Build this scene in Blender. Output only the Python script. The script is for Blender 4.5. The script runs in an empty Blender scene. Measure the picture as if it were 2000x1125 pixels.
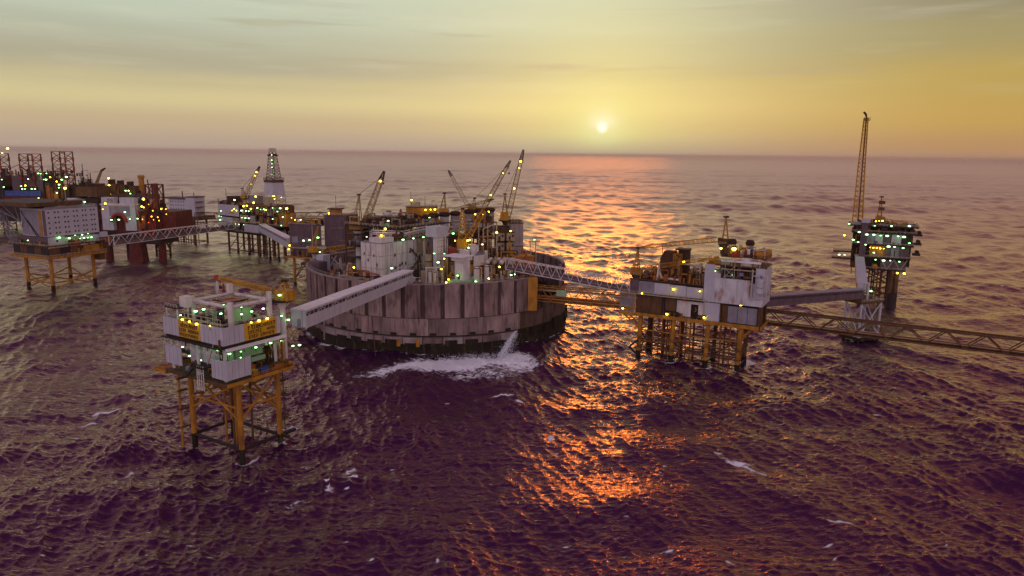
import bpy, math, random
import numpy as np
from mathutils import Vector, Matrix
random.seed(7)
S = bpy.context.scene
COL = S.collection
R_ = math.radians

# ---------------------------------------------------------------- camera
CAM_H = 92.6
cam = bpy.data.cameras.new("camera"); cam.sensor_width = 36; cam.lens = 25.2
cam.clip_start = 1; cam.clip_end = 90000
co = bpy.data.objects.new("camera", cam); COL.objects.link(co)
pitch = math.atan(262.5/1400); roll = math.atan(24/2000)
co.matrix_world = Matrix.Translation((0, 0, CAM_H)) @ Matrix.Rotation(math.pi/2 - pitch, 4, 'X') @ Matrix.Rotation(roll, 4, 'Z')
S.camera = co
S.view_settings.view_transform = 'Standard'; S.view_settings.look = 'None'
S.view_settings.exposure = 0.0; S.view_settings.gamma = 1.0
S.render.engine = 'CYCLES'
S.cycles.max_bounces = 6; S.cycles.glossy_bounces = 3; S.cycles.diffuse_bounces = 2
S.cycles.transmission_bounces = 3; S.cycles.volume_bounces = 0; S.cycles.transparent_max_bounces = 8
S.cycles.sample_clamp_indirect = 2.0; S.cycles.sample_clamp_direct = 14.0

# ---------------------------------------------------------------- sky and sun
SUN_AZ = math.atan2(0.12303, 1.02428); SUN_EL = R_(2.05)
SD = Vector((math.sin(SUN_AZ)*math.cos(SUN_EL), math.cos(SUN_AZ)*math.cos(SUN_EL), math.sin(SUN_EL)))
W = bpy.data.worlds.new("World"); S.world = W; W.use_nodes = True
wn = W.node_tree.nodes; wl = W.node_tree.links; wn.clear()
def wmath(op, a, b=None, c=None, clamp=False):
    n = wn.new('ShaderNodeMath'); n.operation = op; n.use_clamp = clamp
    for i, v in enumerate((a, b, c)):
        if v is None: continue
        if isinstance(v, (int, float)): n.inputs[i].default_value = v
        else: wl.new(v, n.inputs[i])
    return n.outputs[0]
def wramp(fac, stops, interp='EASE'):
    n = wn.new('ShaderNodeValToRGB'); n.color_ramp.interpolation = interp
    while len(n.color_ramp.elements) > 1: n.color_ramp.elements.remove(n.color_ramp.elements[-1])
    for i, (p, c) in enumerate(stops):
        e = n.color_ramp.elements[0] if i == 0 else n.color_ramp.elements.new(p)
        e.position = p; e.color = (*c, 1)
    wl.new(fac, n.inputs[0]); return n.outputs[0]
def wmix(f, a, b, mode='MIX'):
    n = wn.new('ShaderNodeMix'); n.data_type = 'RGBA'; n.blend_type = mode
    if isinstance(f, (int, float)): n.inputs[0].default_value = f
    else: wl.new(f, n.inputs[0])
    for i, v in ((6, a), (7, b)):
        if isinstance(v, tuple): n.inputs[i].default_value = (*v, 1)
        else: wl.new(v, n.inputs[i])
    return n.outputs[2]
def wsmooth(v, a, b):
    n = wn.new('ShaderNodeMapRange'); n.interpolation_type = 'SMOOTHSTEP'
    n.inputs[1].default_value = a; n.inputs[2].default_value = b
    wl.new(v, n.inputs[0]); return n.outputs[0]
tc = wn.new('ShaderNodeTexCoord')
nv = wn.new('ShaderNodeVectorMath'); nv.operation = 'NORMALIZE'; wl.new(tc.outputs['Generated'], nv.inputs[0])
DIR = nv.outputs[0]
sx = wn.new('ShaderNodeSeparateXYZ'); wl.new(DIR, sx.inputs[0])
X, Y, Z = sx.outputs
def wnoise(scale, sz, detail, seed):
    mp = wn.new('ShaderNodeMapping'); mp.inputs['Scale'].default_value = (1, 1, sz); mp.inputs['Location'].default_value = (seed, seed*.7, seed*.3)
    wl.new(DIR, mp.inputs[0]); n = wn.new('ShaderNodeTexNoise'); n.inputs['Scale'].default_value = scale
    n.inputs['Detail'].default_value = detail; n.inputs['Roughness'].default_value = .55
    wl.new(mp.outputs[0], n.inputs['Vector']); return n.outputs[0]
# wobble the height a little so that the bands drift like thin cloud
wob = wmath('MULTIPLY', wmath('SUBTRACT', wnoise(2.2, 7, 4, 3.1), .5), .030)
zz = wmath('ADD', Z, wmath('MULTIPLY', wob, wsmooth(Z, .02, .12)))
zr = wmath('MULTIPLY', wmath('MAXIMUM', zz, 0.0), 2.0, clamp=True)          # ramp covers elevation 0..0.5
LEFT = [(0, (.50,.38,.31)), (.02,(.50,.38,.29)), (.07, (.56,.43,.27)), (.125, (.66,.56,.30)), (.165, (.58,.50,.29)), (.21, (.44,.41,.29)),
        (.27, (.47,.48,.36)), (.33, (.53,.58,.45)), (.42, (.57,.63,.50)), (.52, (.60,.53,.44)), (.64, (.54,.40,.38)), (.82, (.36,.22,.29)), (1.0, (.22,.12,.22))]
RIGHT = [(0, (.46,.27,.17)), (.03, (.50,.28,.13)), (.09, (.54,.34,.10)), (.18, (.49,.345,.10)), (.27, (.36,.30,.14)),
         (.36, (.28,.245,.15)), (.45, (.27,.235,.165)), (.52, (.56,.32,.15)), (.64, (.68,.28,.13)), (.82, (.46,.17,.14)), (1.0, (.22,.10,.20))]
lft = wramp(zr, LEFT); rgt = wramp(zr, RIGHT)
side = wmath('SUBTRACT', wmath('MULTIPLY', X, math.cos(SUN_AZ)), wmath('MULTIPLY', Y, math.sin(SUN_AZ)))   # sine of the bearing from the sun
front = wmath('ADD', wmath('MULTIPLY', X, math.sin(SUN_AZ)), wmath('MULTIPLY', Y, math.cos(SUN_AZ)))
warm = wmix(wsmooth(side, -.10, .46), lft, rgt)
# overhead and away from the sun the sky is the lavender of dusk
up = wmix(wsmooth(Z, .40, .80), warm, (.18,.11,.20))
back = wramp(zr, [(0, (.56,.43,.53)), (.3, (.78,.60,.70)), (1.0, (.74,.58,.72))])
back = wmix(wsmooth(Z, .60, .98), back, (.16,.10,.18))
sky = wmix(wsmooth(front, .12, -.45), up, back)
# sun: veiled disc, wide glow
dt = wn.new('ShaderNodeVectorMath'); dt.operation = 'DOT_PRODUCT'; wl.new(DIR, dt.inputs[0]); dt.inputs[1].default_value = SD
ang = wmath('ARCCOSINE', wmath('MINIMUM', dt.outputs['Value'], 0.9999999))
def glow(sig): return wmath('EXPONENT', wmath('MULTIPLY', wmath('POWER', wmath('DIVIDE', ang, sig), 2.0), -1.0))
g1 = wmath('EXPONENT', wmath('MULTIPLY', wmath('DIVIDE', ang, R_(6.4)), -1.0))
hz = wmath('ADD', wmath('MULTIPLY', wsmooth(Z, -.002, .030), .72), .28)
sky = wmix(wmath('MULTIPLY', wmath('MULTIPLY', g1, hz), .86, clamp=True), sky, (.71,.78,.29))
g2 = glow(R_(1.7)); sky = wmix(wmath('MULTIPLY', g2, wmath('MULTIPLY', hz, .55)), sky, (.80,.85,.46))
core = wmath('MULTIPLY', wsmooth(ang, R_(.58), R_(.04)), .85)
fan = wmath('MULTIPLY', glow(R_(.85)), wsmooth(Z, SD.z-.006, SD.z+.010))
sky = wmix(wmath('MULTIPLY', fan, .75), sky, (.95,.98,.80))
sky = wmix(core, sky, (1.15,1.18,1.05))
# thin streaky cloud
c1 = wnoise(3.2, 16, 6, 1.7)
streak = wmath('MULTIPLY', wsmooth(c1, .54, .74), wsmooth(Z, .06, .13))
sky = wmix(wmath('MULTIPLY', streak, .62), sky, (.40,.37,.26))
c2 = wnoise(5.5, 10, 5, 8.3)
br = wmath('MULTIPLY', wsmooth(c2, .52, .75), wsmooth(Z, .05, .12))
sky = wmix(wmath('MULTIPLY', br, .16), sky, (.80,.76,.55))
nish = wn.new('ShaderNodeTexSky'); nish.sky_type = 'NISHITA'; nish.sun_disc = False
nish.sun_elevation = SUN_EL; nish.sun_rotation = SUN_AZ; nish.dust_density = 4; nish.altitude = 90
bg1 = wn.new('ShaderNodeBackground'); wl.new(nish.outputs[0], bg1.inputs[0]); bg1.inputs[1].default_value = .012
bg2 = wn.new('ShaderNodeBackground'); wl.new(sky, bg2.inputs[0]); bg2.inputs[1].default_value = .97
ad = wn.new('ShaderNodeAddShader'); wl.new(bg1.outputs[0], ad.inputs[0]); wl.new(bg2.outputs[0], ad.inputs[1])
wo = wn.new('ShaderNodeOutputWorld'); wl.new(ad.outputs[0], wo.inputs[0])

sl = bpy.data.lights.new("sun", 'SUN'); sl.energy = .46; sl.angle = R_(11.0); sl.color = (1.0, .22, .02)
so = bpy.data.objects.new("sun", sl); COL.objects.link(so)
so.rotation_euler = (-SD).to_track_quat('-Z', 'Y').to_euler()

# ---------------------------------------------------------------- materials
def material(name, col, rough=.6, metal=0., vary=.25, scale=.35, rust=0., streak=0., rust_col=(.16,.055,.015), bump=.0, spec=.3, bands=0., bandw=1.2):
    m = bpy.data.materials.new(name); m.use_nodes = True; nt = m.node_tree; n = nt.nodes; l = nt.links
    p = n['Principled BSDF']; p.inputs['Roughness'].default_value = rough; p.inputs['Metallic'].default_value = metal
    p.inputs['Specular IOR Level'].default_value = spec
    t = n.new('ShaderNodeTexCoord')
    def noise(sc, vec=(1,1,1), det=5):
        mp = n.new('ShaderNodeMapping'); mp.inputs['Scale'].default_value = vec; l.new(t.outputs['Object'], mp.inputs[0])
        q = n.new('ShaderNodeTexNoise'); q.inputs['Scale'].default_value = sc; q.inputs['Detail'].default_value = det; l.new(mp.outputs[0], q.inputs['Vector']); return q.outputs[0]
    def mix(f, a, b):
        x = n.new('ShaderNodeMix'); x.data_type = 'RGBA'
        l.new(f, x.inputs[0])
        for i, v in ((6, a), (7, b)):
            if isinstance(v, tuple): x.inputs[i].default_value = (*v, 1)
            else: l.new(v, x.inputs[i])
        return x.outputs[2]
    def mr(v, a, b, lo=0., hi=1.):
        x = n.new('ShaderNodeMapRange'); x.inputs[1].default_value = a; x.inputs[2].default_value = b; x.inputs[3].default_value = lo; x.inputs[4].default_value = hi
        l.new(v, x.inputs[0]); return x.outputs[0]
    n1 = noise(scale, (1,1,.6))
    c = mix(mr(n1, .3, .7), tuple(v*(1-vary) for v in col), tuple(min(1, v*(1+vary*.5)) for v in col))
    if streak:
        s = noise(.9, (1,1,.07), 4); c = mix(mr(s, .50, .72, 0, streak), c, tuple(v*.35 for v in col))
    if rust:
        s = noise(.45, (1,1,.22), 7); c = mix(mr(s, .55, .68, 0, rust), c, rust_col)
    l.new(c, p.inputs['Base Color'])
    if bump:
        b = n.new('ShaderNodeBump'); b.inputs['Strength'].default_value = bump; b.inputs['Distance'].default_value = .3
        l.new(noise(1.6, (1,1,1), 6), b.inputs['Height']); l.new(b.outputs[0], p.inputs['Normal'])
    return m
M = dict(
 white=material('white_paint', (.72,.66,.62), .5, vary=.15, rust=.35, streak=.25),
 clean=material('pale_grey_cladding', (.52,.50,.55), .5, vary=.12, streak=.18),
 rusty=material('rust_stained_white_paint', (.62,.59,.62), .55, vary=.2, rust=.9, streak=.35, rust_col=(.28,.10,.03)),
 roof=material('pale_roof_sheet', (.84,.80,.80), .5, vary=.15, streak=.1),
 grey=material('grey_paint', (.27,.25,.29), .55, vary=.25, rust=.3),
 mauve=material('dark_mauve_cladding', (.135,.085,.10), .6, vary=.3, streak=.4),
 brown=material('brown_rusted_cladding', (.13,.062,.026), .7, vary=.45, streak=.5, rust=.5),
 dark=material('dark_steel', (.030,.017,.018), .6, vary=.4, rust=.4, rust_col=(.07,.025,.01)),
 yellow=material('yellow_paint', (.56,.27,.015), .5, vary=.3, rust=.5),
 ochre=material('weathered_yellow_steel', (.46,.205,.02), .6, vary=.4, rust=.55),
 olive=material('dull_yellow_crane_paint', (.30,.20,.05), .55, vary=.3, rust=.4),
 orange=material('orange_primer', (.42,.13,.03), .6, vary=.4, rust=.4),
 red=material('red_paint', (.34,.035,.02), .55, vary=.3),
 redsteel=material('red_oxide_hull_paint', (.13,.020,.012), .6, vary=.45, rust=.4, rust_col=(.05,.012,.01)),
 blue=material('blue_paint', (.05,.08,.32), .55, vary=.3),
 green=material('green_paint_and_lamplight', (.34,.52,.32), .5, vary=.15),  # green paint; on the nearest platform's walls it carries the lamps' green light
 beige=material('beige_paint', (.42,.33,.22), .6, vary=.3, rust=.4),
 stackm=material('stack_sheet', (.36,.29,.27), .55, vary=.3, streak=.5, rust=.4),
 cap=material('brown_stack_hood', (.055,.022,.016), .7, vary=.4),
 concrete=material('weathered_concrete', (.37,.255,.225), .85, vary=.40, scale=.16, streak=.85, rust=.75, rust_col=(.085,.040,.040), bump=.6),
 concrete_b=material('dark_stained_concrete', (.26,.17,.15), .85, vary=.45, scale=.2, streak=.85, rust=.8, rust_col=(.055,.026,.026), bump=.6),
 concrete_l=material('lower_concrete', (.28,.195,.175), .85, vary=.5, scale=.12, streak=.85, rust=.8, rust_col=(.060,.030,.030), bump=.7),
 mossy=material('moss_dark_concrete', (.16,.105,.075), .9, vary=.5, scale=.2, streak=.7, rust=.6, rust_col=(.045,.038,.012), bump=.6),
 recess=material('dark_recess_concrete', (.10,.058,.055), .9, vary=.4, streak=.4),
 ledge=material('pale_ledge_concrete', (.33,.26,.25), .8, vary=.35, rust=.4),
 algae=material('black_and_green_algae', (.022,.016,.008), .8, vary=.6, rust=.7, rust_col=(.085,.065,.015), bump=.6),
 deck=material('dark_deck_plate', (.10,.055,.04), .75, vary=.5, rust=.6),
 rail=material('handrail_paint', (.50,.42,.30), .5, vary=.1),
 glass=material('dark_window_glass', (.02,.018,.03), .15, spec=.6, vary=.1),
 patch=material('brown_window_patch', (.27,.17,.15), .6, vary=.4),
 black=material('black_sign_paint', (.02,.014,.01), .7, vary=.2),
 signy=material('yellow_sign_board', (.62,.34,.02), .5, vary=.25),
)
def emitter(name, col, st):
    m = bpy.data.materials.new(name); m.use_nodes = True; n = m.node_tree.nodes; n.clear()
    e = n.new('ShaderNodeEmission'); e.inputs[0].default_value = (*col, 1); e.inputs[1].default_value = st
    o = n.new('ShaderNodeOutputMaterial'); m.node_tree.links.new(e.outputs[0], o.inputs[0]); return m
M['ly'] = emitter('yellow_lamp_glow', (1,.74,.05), 14.0)
M['lg'] = emitter('green_lamp_glow', (.36,1,.34), 9.0)
M['lo'] = emitter('orange_lamp_glow', (1,.42,.03), 8.0)
M['lr'] = emitter('red_beacon_glow', (1,.06,.01), 3.0)

# ---------------------------------------------------------------- mesh helpers
class MB:
    def __init__(s): s.v = []; s.f = []
    def add(s, vs, fs):
        b = len(s.v); s.v += [tuple(v) for v in vs]; s.f += [tuple(i+b for i in f) for f in fs]; return s
    def box(s, x0, x1, y0, y1, z0, z1):
        return s.add([(x0,y0,z0),(x1,y0,z0),(x1,y1,z0),(x0,y1,z0),(x0,y0,z1),(x1,y0,z1),(x1,y1,z1),(x0,y1,z1)],
                     [(0,3,2,1),(4,5,6,7),(0,1,5,4),(1,2,6,5),(2,3,7,6),(3,0,4,7)])
    def bar(s, p, q, w, h=None):
        p = Vector(p); q = Vector(q); h = h or w; d = (q-p).normalized()
        u = d.cross(Vector((0,0,1))); u = u.normalized() if u.length > 1e-4 else Vector((1,0,0)); t = u.cross(d)
        a = u*w/2; b = t*h/2
        return s.add([p-a-b,p+a-b,p+a+b,p-a+b,q-a-b,q+a-b,q+a+b,q-a+b],[(0,1,2,3),(7,6,5,4),(0,4,5,1),(1,5,6,2),(2,6,7,3),(3,7,4,0)])
    def tube(s, p, q, r, r2=None, n=8, caps=True):
        p = Vector(p); q = Vector(q); r2 = r if r2 is None else r2; d = (q-p).normalized()
        u = d.cross(Vector((0,0,1))); u = u.normalized() if u.length > 1e-4 else Vector((1,0,0)); t = u.cross(d)
        vs = []
        for c, rr in ((p, r), (q, r2)):
            for i in range(n):
                a = 2*math.pi*i/n; vs.append(c+u*math.cos(a)*rr+t*math.sin(a)*rr)
        fs = [(i, (i+1)%n, n+(i+1)%n, n+i) for i in range(n)]
        if caps: fs += [tuple(range(n-1,-1,-1)), tuple(range(n, 2*n))]
        return s.add(vs, fs)
    def path(s, pts, r, n=8):
        for a, b in zip(pts, pts[1:]): s.tube(a, b, r, n=n)
        for p in pts[1:-1]: s.ball(p, r*1.02)
        return s
    def ball(s, c, r, sz=1., n=8, m=5):
        vs = [(c[0],c[1],c[2]-r*sz)]
        for j in range(1, m):
            t = math.pi*j/m
            for i in range(n):
                a = 2*math.pi*i/n; vs.append((c[0]+r*math.sin(t)*math.cos(a), c[1]+r*math.sin(t)*math.sin(a), c[2]-r*sz*math.cos(t)))
        vs.append((c[0],c[1],c[2]+r*sz)); fs = [(0, 1+(i+1)%n, 1+i) for i in range(n)]
        for j in range(m-2):
            for i in range(n): fs.append((1+j*n+i, 1+j*n+(i+1)%n, 1+(j+1)*n+(i+1)%n, 1+(j+1)*n+i))
        e = 1+(m-2)*n; fs += [(e+i, e+(i+1)%n, len(vs)-1) for i in range(n)]
        return s.add(vs, fs)
    def frustum(s, cx, cy, z0, z1, a0, b0, a1, b1):
        return s.add([(cx-a0,cy-b0,z0),(cx+a0,cy-b0,z0),(cx+a0,cy+b0,z0),(cx-a0,cy+b0,z0),(cx-a1,cy-b1,z1),(cx+a1,cy-b1,z1),(cx+a1,cy+b1,z1),(cx-a1,cy+b1,z1)],
                     [(0,3,2,1),(4,5,6,7),(0,1,5,4),(1,2,6,5),(2,3,7,6),(3,0,4,7)])
    def prism(s, pts, z0, z1):
        n = len(pts); vs = [(x,y,z0) for x,y in pts]+[(x,y,z1) for x,y in pts]
        return s.add(vs, [tuple(range(n-1,-1,-1)), tuple(range(n,2*n))]+[(i,(i+1)%n,n+(i+1)%n,n+i) for i in range(n)])
    def lattice(s, p, q, w0, w1, n, c, b, faces=4, up=(0,0,1)):
        """four-chord lattice boom"""
        p = Vector(p); q = Vector(q); d = (q-p).normalized(); u = d.cross(Vector(up))
        u = u.normalized() if u.length > 1e-3 else Vector((1,0,0)); t = u.cross(d)
        def st(k, f):
            w = (w0+(w1-w0)*f)/2; a = ((-1,-1),(1,-1),(1,1),(-1,1))[k]; return p+(q-p)*f+u*a[0]*w+t*a[1]*w
        for k in range(4): s.bar(st(k,0), st(k,1), c)
        for i in range(n):
            f0 = i/n; f1 = (i+1)/n
            for k in range(faces):
                k2 = (k+1)%4
                if i%2: s.bar(st(k,f0), st(k2,f1), b)
                else: s.bar(st(k2,f0), st(k,f1), b)
                s.bar(st(k,f1), st(k2,f1), b)
        return s
    def rail(s, pts, h=1.1, w=.16, step=2.5):
        for a, b in zip(pts, pts[1:]):
            a = Vector(a); b = Vector(b); n = max(1, round((b-a).length/step)); z = Vector((0,0,h))
            s.bar(a+z, b+z, w); s.bar(a+z*.55, b+z*.55, w*.8)
            for i in range(n+1): c = a+(b-a)*i/n; s.bar(c, c+z, w)
        return s
    def mesh(s, name, mat):
        me = bpy.data.meshes.new(name); me.from_pydata(s.v, [], s.f); me.materials.append(M[mat] if isinstance(mat, str) else mat); me.update(); return me

def root(name, label, cat, loc=(0,0,0), deg=0., group=None):
    o = bpy.data.objects.new(name, None); COL.objects.link(o); o.location = loc; o.rotation_euler = (0,0,R_(deg)); o.empty_display_size = .5
    o['label'] = label; o['category'] = cat
    if group: o['group'] = group
    return o
def part(R, name, mb, mat, label=None, stuff=False):
    o = bpy.data.objects.new(name, mb.mesh(name, mat) if isinstance(mb, MB) else mb); COL.objects.link(o); o.parent = R
    if label: o['label'] = label
    if stuff: o['kind'] = 'stuff'
    return o
def solid(name, label, cat, mb, mat, loc=(0,0,0), deg=0., group=None):
    o = bpy.data.objects.new(name, mb.mesh(name, mat)); COL.objects.link(o); o.location = loc; o.rotation_euler = (0,0,R_(deg))
    o['label'] = label; o['category'] = cat
    if group: o['group'] = group
    return o
def local(R, p):
    a = R.rotation_euler.z; d = Vector(p)-R.location; return Vector((d.x*math.cos(a)+d.y*math.sin(a), -d.x*math.sin(a)+d.y*math.cos(a), d.z))
_lm = {}
def lamp_mesh(k, r):
    key = (k, round(r,2))
    if key not in _lm: _lm[key] = MB().ball((0,0,0), r, .8, 6, 4).mesh('lamp_globe', 'l'+k)
    return _lm[key]
LN = dict(y='floodlight', g='deck_lamp', o='work_lamp', r='beacon')
def lamps(R, pts, loc=False, arm=1.4):
    """lit lamps on short posts, at world positions (or the thing's own coordinates when loc)"""
    post = MB()
    for t in pts:
        x, y, z, k = t[:4]; r = (t[4] if len(t) > 4 else .5)*1.25
        o = bpy.data.objects.new(LN[k], lamp_mesh(k, r)); COL.objects.link(o); o.parent = R
        p = Vector((x,y,z)) if loc else local(R, (x,y,z)); o.location = p; q = .45+.5*((math.sin(p.x*12.9+p.z*7.3)*43758.5)%1); o.scale = (q*1.35, q, q*.8) if k == 'g' else (q, q, q)
        post.bar(p-Vector((0,0,r+arm)), p-Vector((0,0,r*.7)), .14); post.frustum(p.x, p.y, p.z+r*.72, p.z+r*1.05, r*1.05, r*1.05, r*.5, r*.5)
    if post.v: part(R, 'lamp_posts', post, 'dark', stuff=True)
def clutter(R, x0, x1, y0, y1, z0, h, n, seed, mats=('ochre','white','dark','brown','orange'), vessels=3):
    """pipes, skids, small vessels on a deck: fine equipment joined by material"""
    rg = random.Random(seed); by = {}
    g = lambda m: by.setdefault(m, MB())
    for i in range(n):
        m = rg.choice(mats); k = rg.random(); x = rg.uniform(x0, x1); y = rg.uniform(y0, y1)
        if k < .34:
            L = rg.uniform(2.5, 8); z = z0+rg.uniform(.4, h); r = rg.uniform(.12, .34)
            if rg.random() < .5: a, b = (x, y), (min(x1, x+L), y)
            else: a, b = (x, y), (x, min(y1, y+L))
            g(m).path([(*a, z0), (*a, z), (*b, z), (*b, z0)], r, 6)
        elif k < .62:
            w, d, hh = rg.uniform(.8, 3.2), rg.uniform(.8, 3.2), rg.uniform(.8, h*.75); zz = z0+rg.choice((0, 0, .6, h*.35))
            g(m).box(max(x0,x-w/2), min(x1,x+w/2), max(y0,y-d/2), min(y1,y+d/2), zz, zz+hh)
            if rg.random() < .5: g('dark').box(x-w*.3, x+w*.3, y-d*.3, y+d*.3, zz+hh, zz+hh+.35)
        elif k < .82:
            r = rg.uniform(.3, .9); hh = rg.uniform(1.2, h); g(m).tube((x,y,z0), (x,y,z0+hh), r, n=10); g(m).ball((x,y,z0+hh), r*.99, .5, 10, 4)
        elif k < .93:
            L = rg.uniform(2, 5); r = rg.uniform(.4, .9); g(m).tube((x,y,z0+r+.5), (min(x1,x+L),y,z0+r+.5), r, n=10)
            g('dark').box(x+.3, x+.6, y-r, y+r, z0, z0+r); 
        else:
            hh = rg.uniform(h, h*1.5); g(m).lattice((x,y,z0), (x,y,z0+hh), 1.2, .8, 4, .14, .09)
    for m, mb in by.items():
        if mb.v: part(R, 'deck_equipment', mb, m, stuff=True)
    return by
def xbrace(mb, a0, a1, b0, b1, r):
    mb.tube(a0, b1, r, n=8, caps=False); mb.tube(a1, b0, r, n=8, caps=False)

# ---------------------------------------------------------------- the sea
TX_, TY_ = -41.4, 396.0
def sea():
    th = np.concatenate([np.arange(-180, -51, 6.), np.arange(-50, 50.01, .10), np.arange(54, 180, 6.)]); th = np.radians(th)
    rs = [2., 30., 70., 95.]
    while rs[-1] < 42000:
        u = min(1, max(0, (rs[-1]-250)/900)); rs.append(rs[-1]*(1+(.0029+.0035*u*u*(3-2*u) if rs[-1] < 5000 else .08)))
    rs = np.array(rs); nr, nt = len(rs), len(th)
    rr, tt = np.meshgrid(rs, th, indexing='ij'); x = rr*np.sin(tt); y = rr*np.cos(tt)
    rg = np.random.default_rng(11); z = np.zeros_like(x); dx = np.zeros_like(x); dy = np.zeros_like(x)
    sm = np.clip((rr-250)/900, 0, 1); cell = rr*(.0029+.0035*sm*sm*(3-2*sm))
    # envelope that makes wave groups: calmer and rougher patches
    env = .75+.35*np.sin(x*.021+.8*np.sin(y*.013))*np.sin(y*.017+1.1+.6*np.sin(x*.011))
    lam = np.exp(rg.uniform(np.log(1.3), np.log(62), 120)); lam[:6] = (70, 58, 49, 41, 36, 31)
    for i, L in enumerate(lam):
        a = math.radians((14 if i % 10 < 7 else -92)+rg.normal(0, 24)); k = 2*math.pi/L; ph = rg.uniform(0, 6.28)
        amp = .0125*L*(1.15 if L < 4 else 1.05 if L < 7 else .70 if L < 14 else .42 if L < 30 else .36)
        f = np.clip((L/cell-1.6)/1.2, 0, 1)*amp*(env if L < 34 else 1.)*1.
        p = k*(x*math.cos(a)+y*math.sin(a))+ph+.5*np.sin(x*.03+i)+.5*np.sin(y*.027+2*i)
        z += f*np.sin(p); c = .9*f*np.cos(p); dx += c*math.cos(a); dy += c*math.sin(a)
    far = np.clip((rr-500)/900, 0, 1)
    for i in range(26):
        L = math.exp(rg.uniform(math.log(70), math.log(420))); a = math.radians(-96+rg.normal(0, 22)); k = 2*math.pi/L
        z += far*np.clip((L/cell-2)/3, 0, 1)*.0022*L*np.sin(k*(x*math.cos(a)+y*math.sin(a))+rg.uniform(0, 6.28)+.8*np.sin(x*.011*26/L+i))
    # white water: patches with their own outlines
    fo = np.zeros_like(x)
    def patch(cx, cy, ax, ay, deg, st, ring=0.):
        c, s = math.cos(math.radians(deg)), math.sin(math.radians(deg)); u = ((x-cx)*c+(y-cy)*s)/ax; v = (-(x-cx)*s+(y-cy)*c)/ay
        d = np.sqrt(u*u+v*v); w = np.exp(-d**2) if not ring else np.exp(-((d-ring)/.22)**2)
        np.maximum(fo, 1.35*st*w, out=fo)
    patch(-6, 312, 15, 11, 15, 1.75); patch(-20, 309, 24, 12, 5, 1.4); patch(-37, 303, 24, 8, 12, 1.1); patch(-52, 298, 15, 6, 20, .9)
    patch(4, 304, 9, 12, -20, .85); patch(-12, 292, 18, 8, 0, .62); patch(-3, 322, 5, 4, 0, 1.6)
    patch(-90, 345, 4.5, 3.2, -30, 1.3); patch(-83, 338, 6, 2, -45, .8)
    [patch(-48.2+3.6*math.cos(t)+.5*math.sin(5*t), 189+5.6*math.sin(t), 1.3+.5*math.sin(3*t), .9, 40*t, .75+.3*math.sin(2.3*t)) for t in (0,.5,.9,1.4,1.9,2.6,3.3,3.9,4.6,5.5)]; patch(-50,184,2,1.4,30,.75); patch(-46, 196, 2.5, 1.5, 30, .75)
    patch(70, 207, 4, 2.2, -30, 1.0); patch(73.5, 202.5, 4.5, .7, -52, 1.05); patch(66, 213, 1.6, .8, 0, 1.)
    patch(-3, 264, 7, 1.0, -8, 1.1); patch(3.5, 255.5, 3.5, .8, -45, 1.05)
    patch(-147, 246, 6, 1.1, 20, .95); patch(-148, 236, 5, 1.0, 60, .85); patch(-143, 223, 4.5, 1.0, -25, .75)
    patch(110, 321, 4.5, 3.2, 0, 1.2); patch(-80.1, 203, 3.5, 1.6, 10, .95); patch(-73, 216, 3, 1.3, 0, .85); patch(-100, 216, 2.6, 1.3, 0, .7)
    patch(37.6, 157, 2.4, .5, 0, .8); patch(85, 170, 4, .7, -20, .8); patch(-17, 149, .8, 1.5, 0, .9); patch(-69, 152, 1.2, .6, 0, .9)
    patch(-58, 178, 3, 1, 40, .7); patch(-110, 195, 1.5, 2.2, 0, .9); patch(182, 360, 9, 2.4, 20, .7); patch(14, 225, 1.2, 3, -20, .85)
    patch(18, 372, 3, 2, 0, .8); patch(-77, 232, 6, 2, 20, .75); patch(-120, 258, 5, 1.4, 0, .7)
    for px, py in ((59,323),(72,314),(85.5,305.6),(98.7,300.5),(107,313),(-323,474),(-300,461),(-290,489),(-317,508),(237,441),(173,355),(187,364),(-262,657),(-217,622)): patch(px+.6, py-1.2, 3.2, 1.5, 10, .62)
    for k in range(26):
        t = math.radians(186+k*6); patch(TX_+72.6*math.cos(t), TY_+72.6*math.sin(t), 3.4, 1.3, math.degrees(t)+90, .5+.25*math.sin(k*1.9))
    rg2 = random.Random(5)
    for _ in range(150):
        r = 130*math.exp(rg2.uniform(0, 1.9)); a = math.radians(rg2.uniform(-38, 38)); q = r/200
        patch(r*math.sin(a), r*math.cos(a), rg2.uniform(.5, 2.2)*q**.5, rg2.uniform(.25, .6)*q**.5, rg2.uniform(-50, 50), rg2.uniform(.5, .85))
    boil = np.exp(-(((x+9)/26)**2+((y-312)/12)**2)); z += boil*(1.2+.5*np.sin(x*1.7+y*.9)*np.sin(y*1.3))
    
    co = np.stack([x+dx, y+dy, z], -1).reshape(-1, 3)
    i = np.arange(nr-1)[:, None]*nt; j = np.arange(nt)[None, :]; j2 = (j+1) % nt
    q = np.stack([i+j, i+j2, i+nt+j2, i+nt+j], -1).reshape(-1, 4)
    me = bpy.data.meshes.new('sea'); me.vertices.add(len(co)); me.vertices.foreach_set('co', co.astype(np.float32).ravel())
    me.loops.add(q.size); me.loops.foreach_set('vertex_index', q.astype(np.int32).ravel())
    me.polygons.add(len(q)); me.polygons.foreach_set('loop_start', np.arange(0, q.size, 4, dtype=np.int32))
    me.polygons.foreach_set('use_smooth', np.ones(len(q), dtype=bool)); me.update(calc_edges=True)
    at = me.attributes.new('foam', 'FLOAT', 'POINT'); at.data.foreach_set('value', fo.astype(np.float32).ravel())
    ro = .13+.34*np.clip(np.log(np.maximum(rr, 1)/260)/np.log(2600/260), 0, 1)     # ripples too small for the mesh far off are carried by its roughness
    at = me.attributes.new('ripple', 'FLOAT', 'POINT'); at.data.foreach_set('value', ro.astype(np.float32).ravel())
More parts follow.
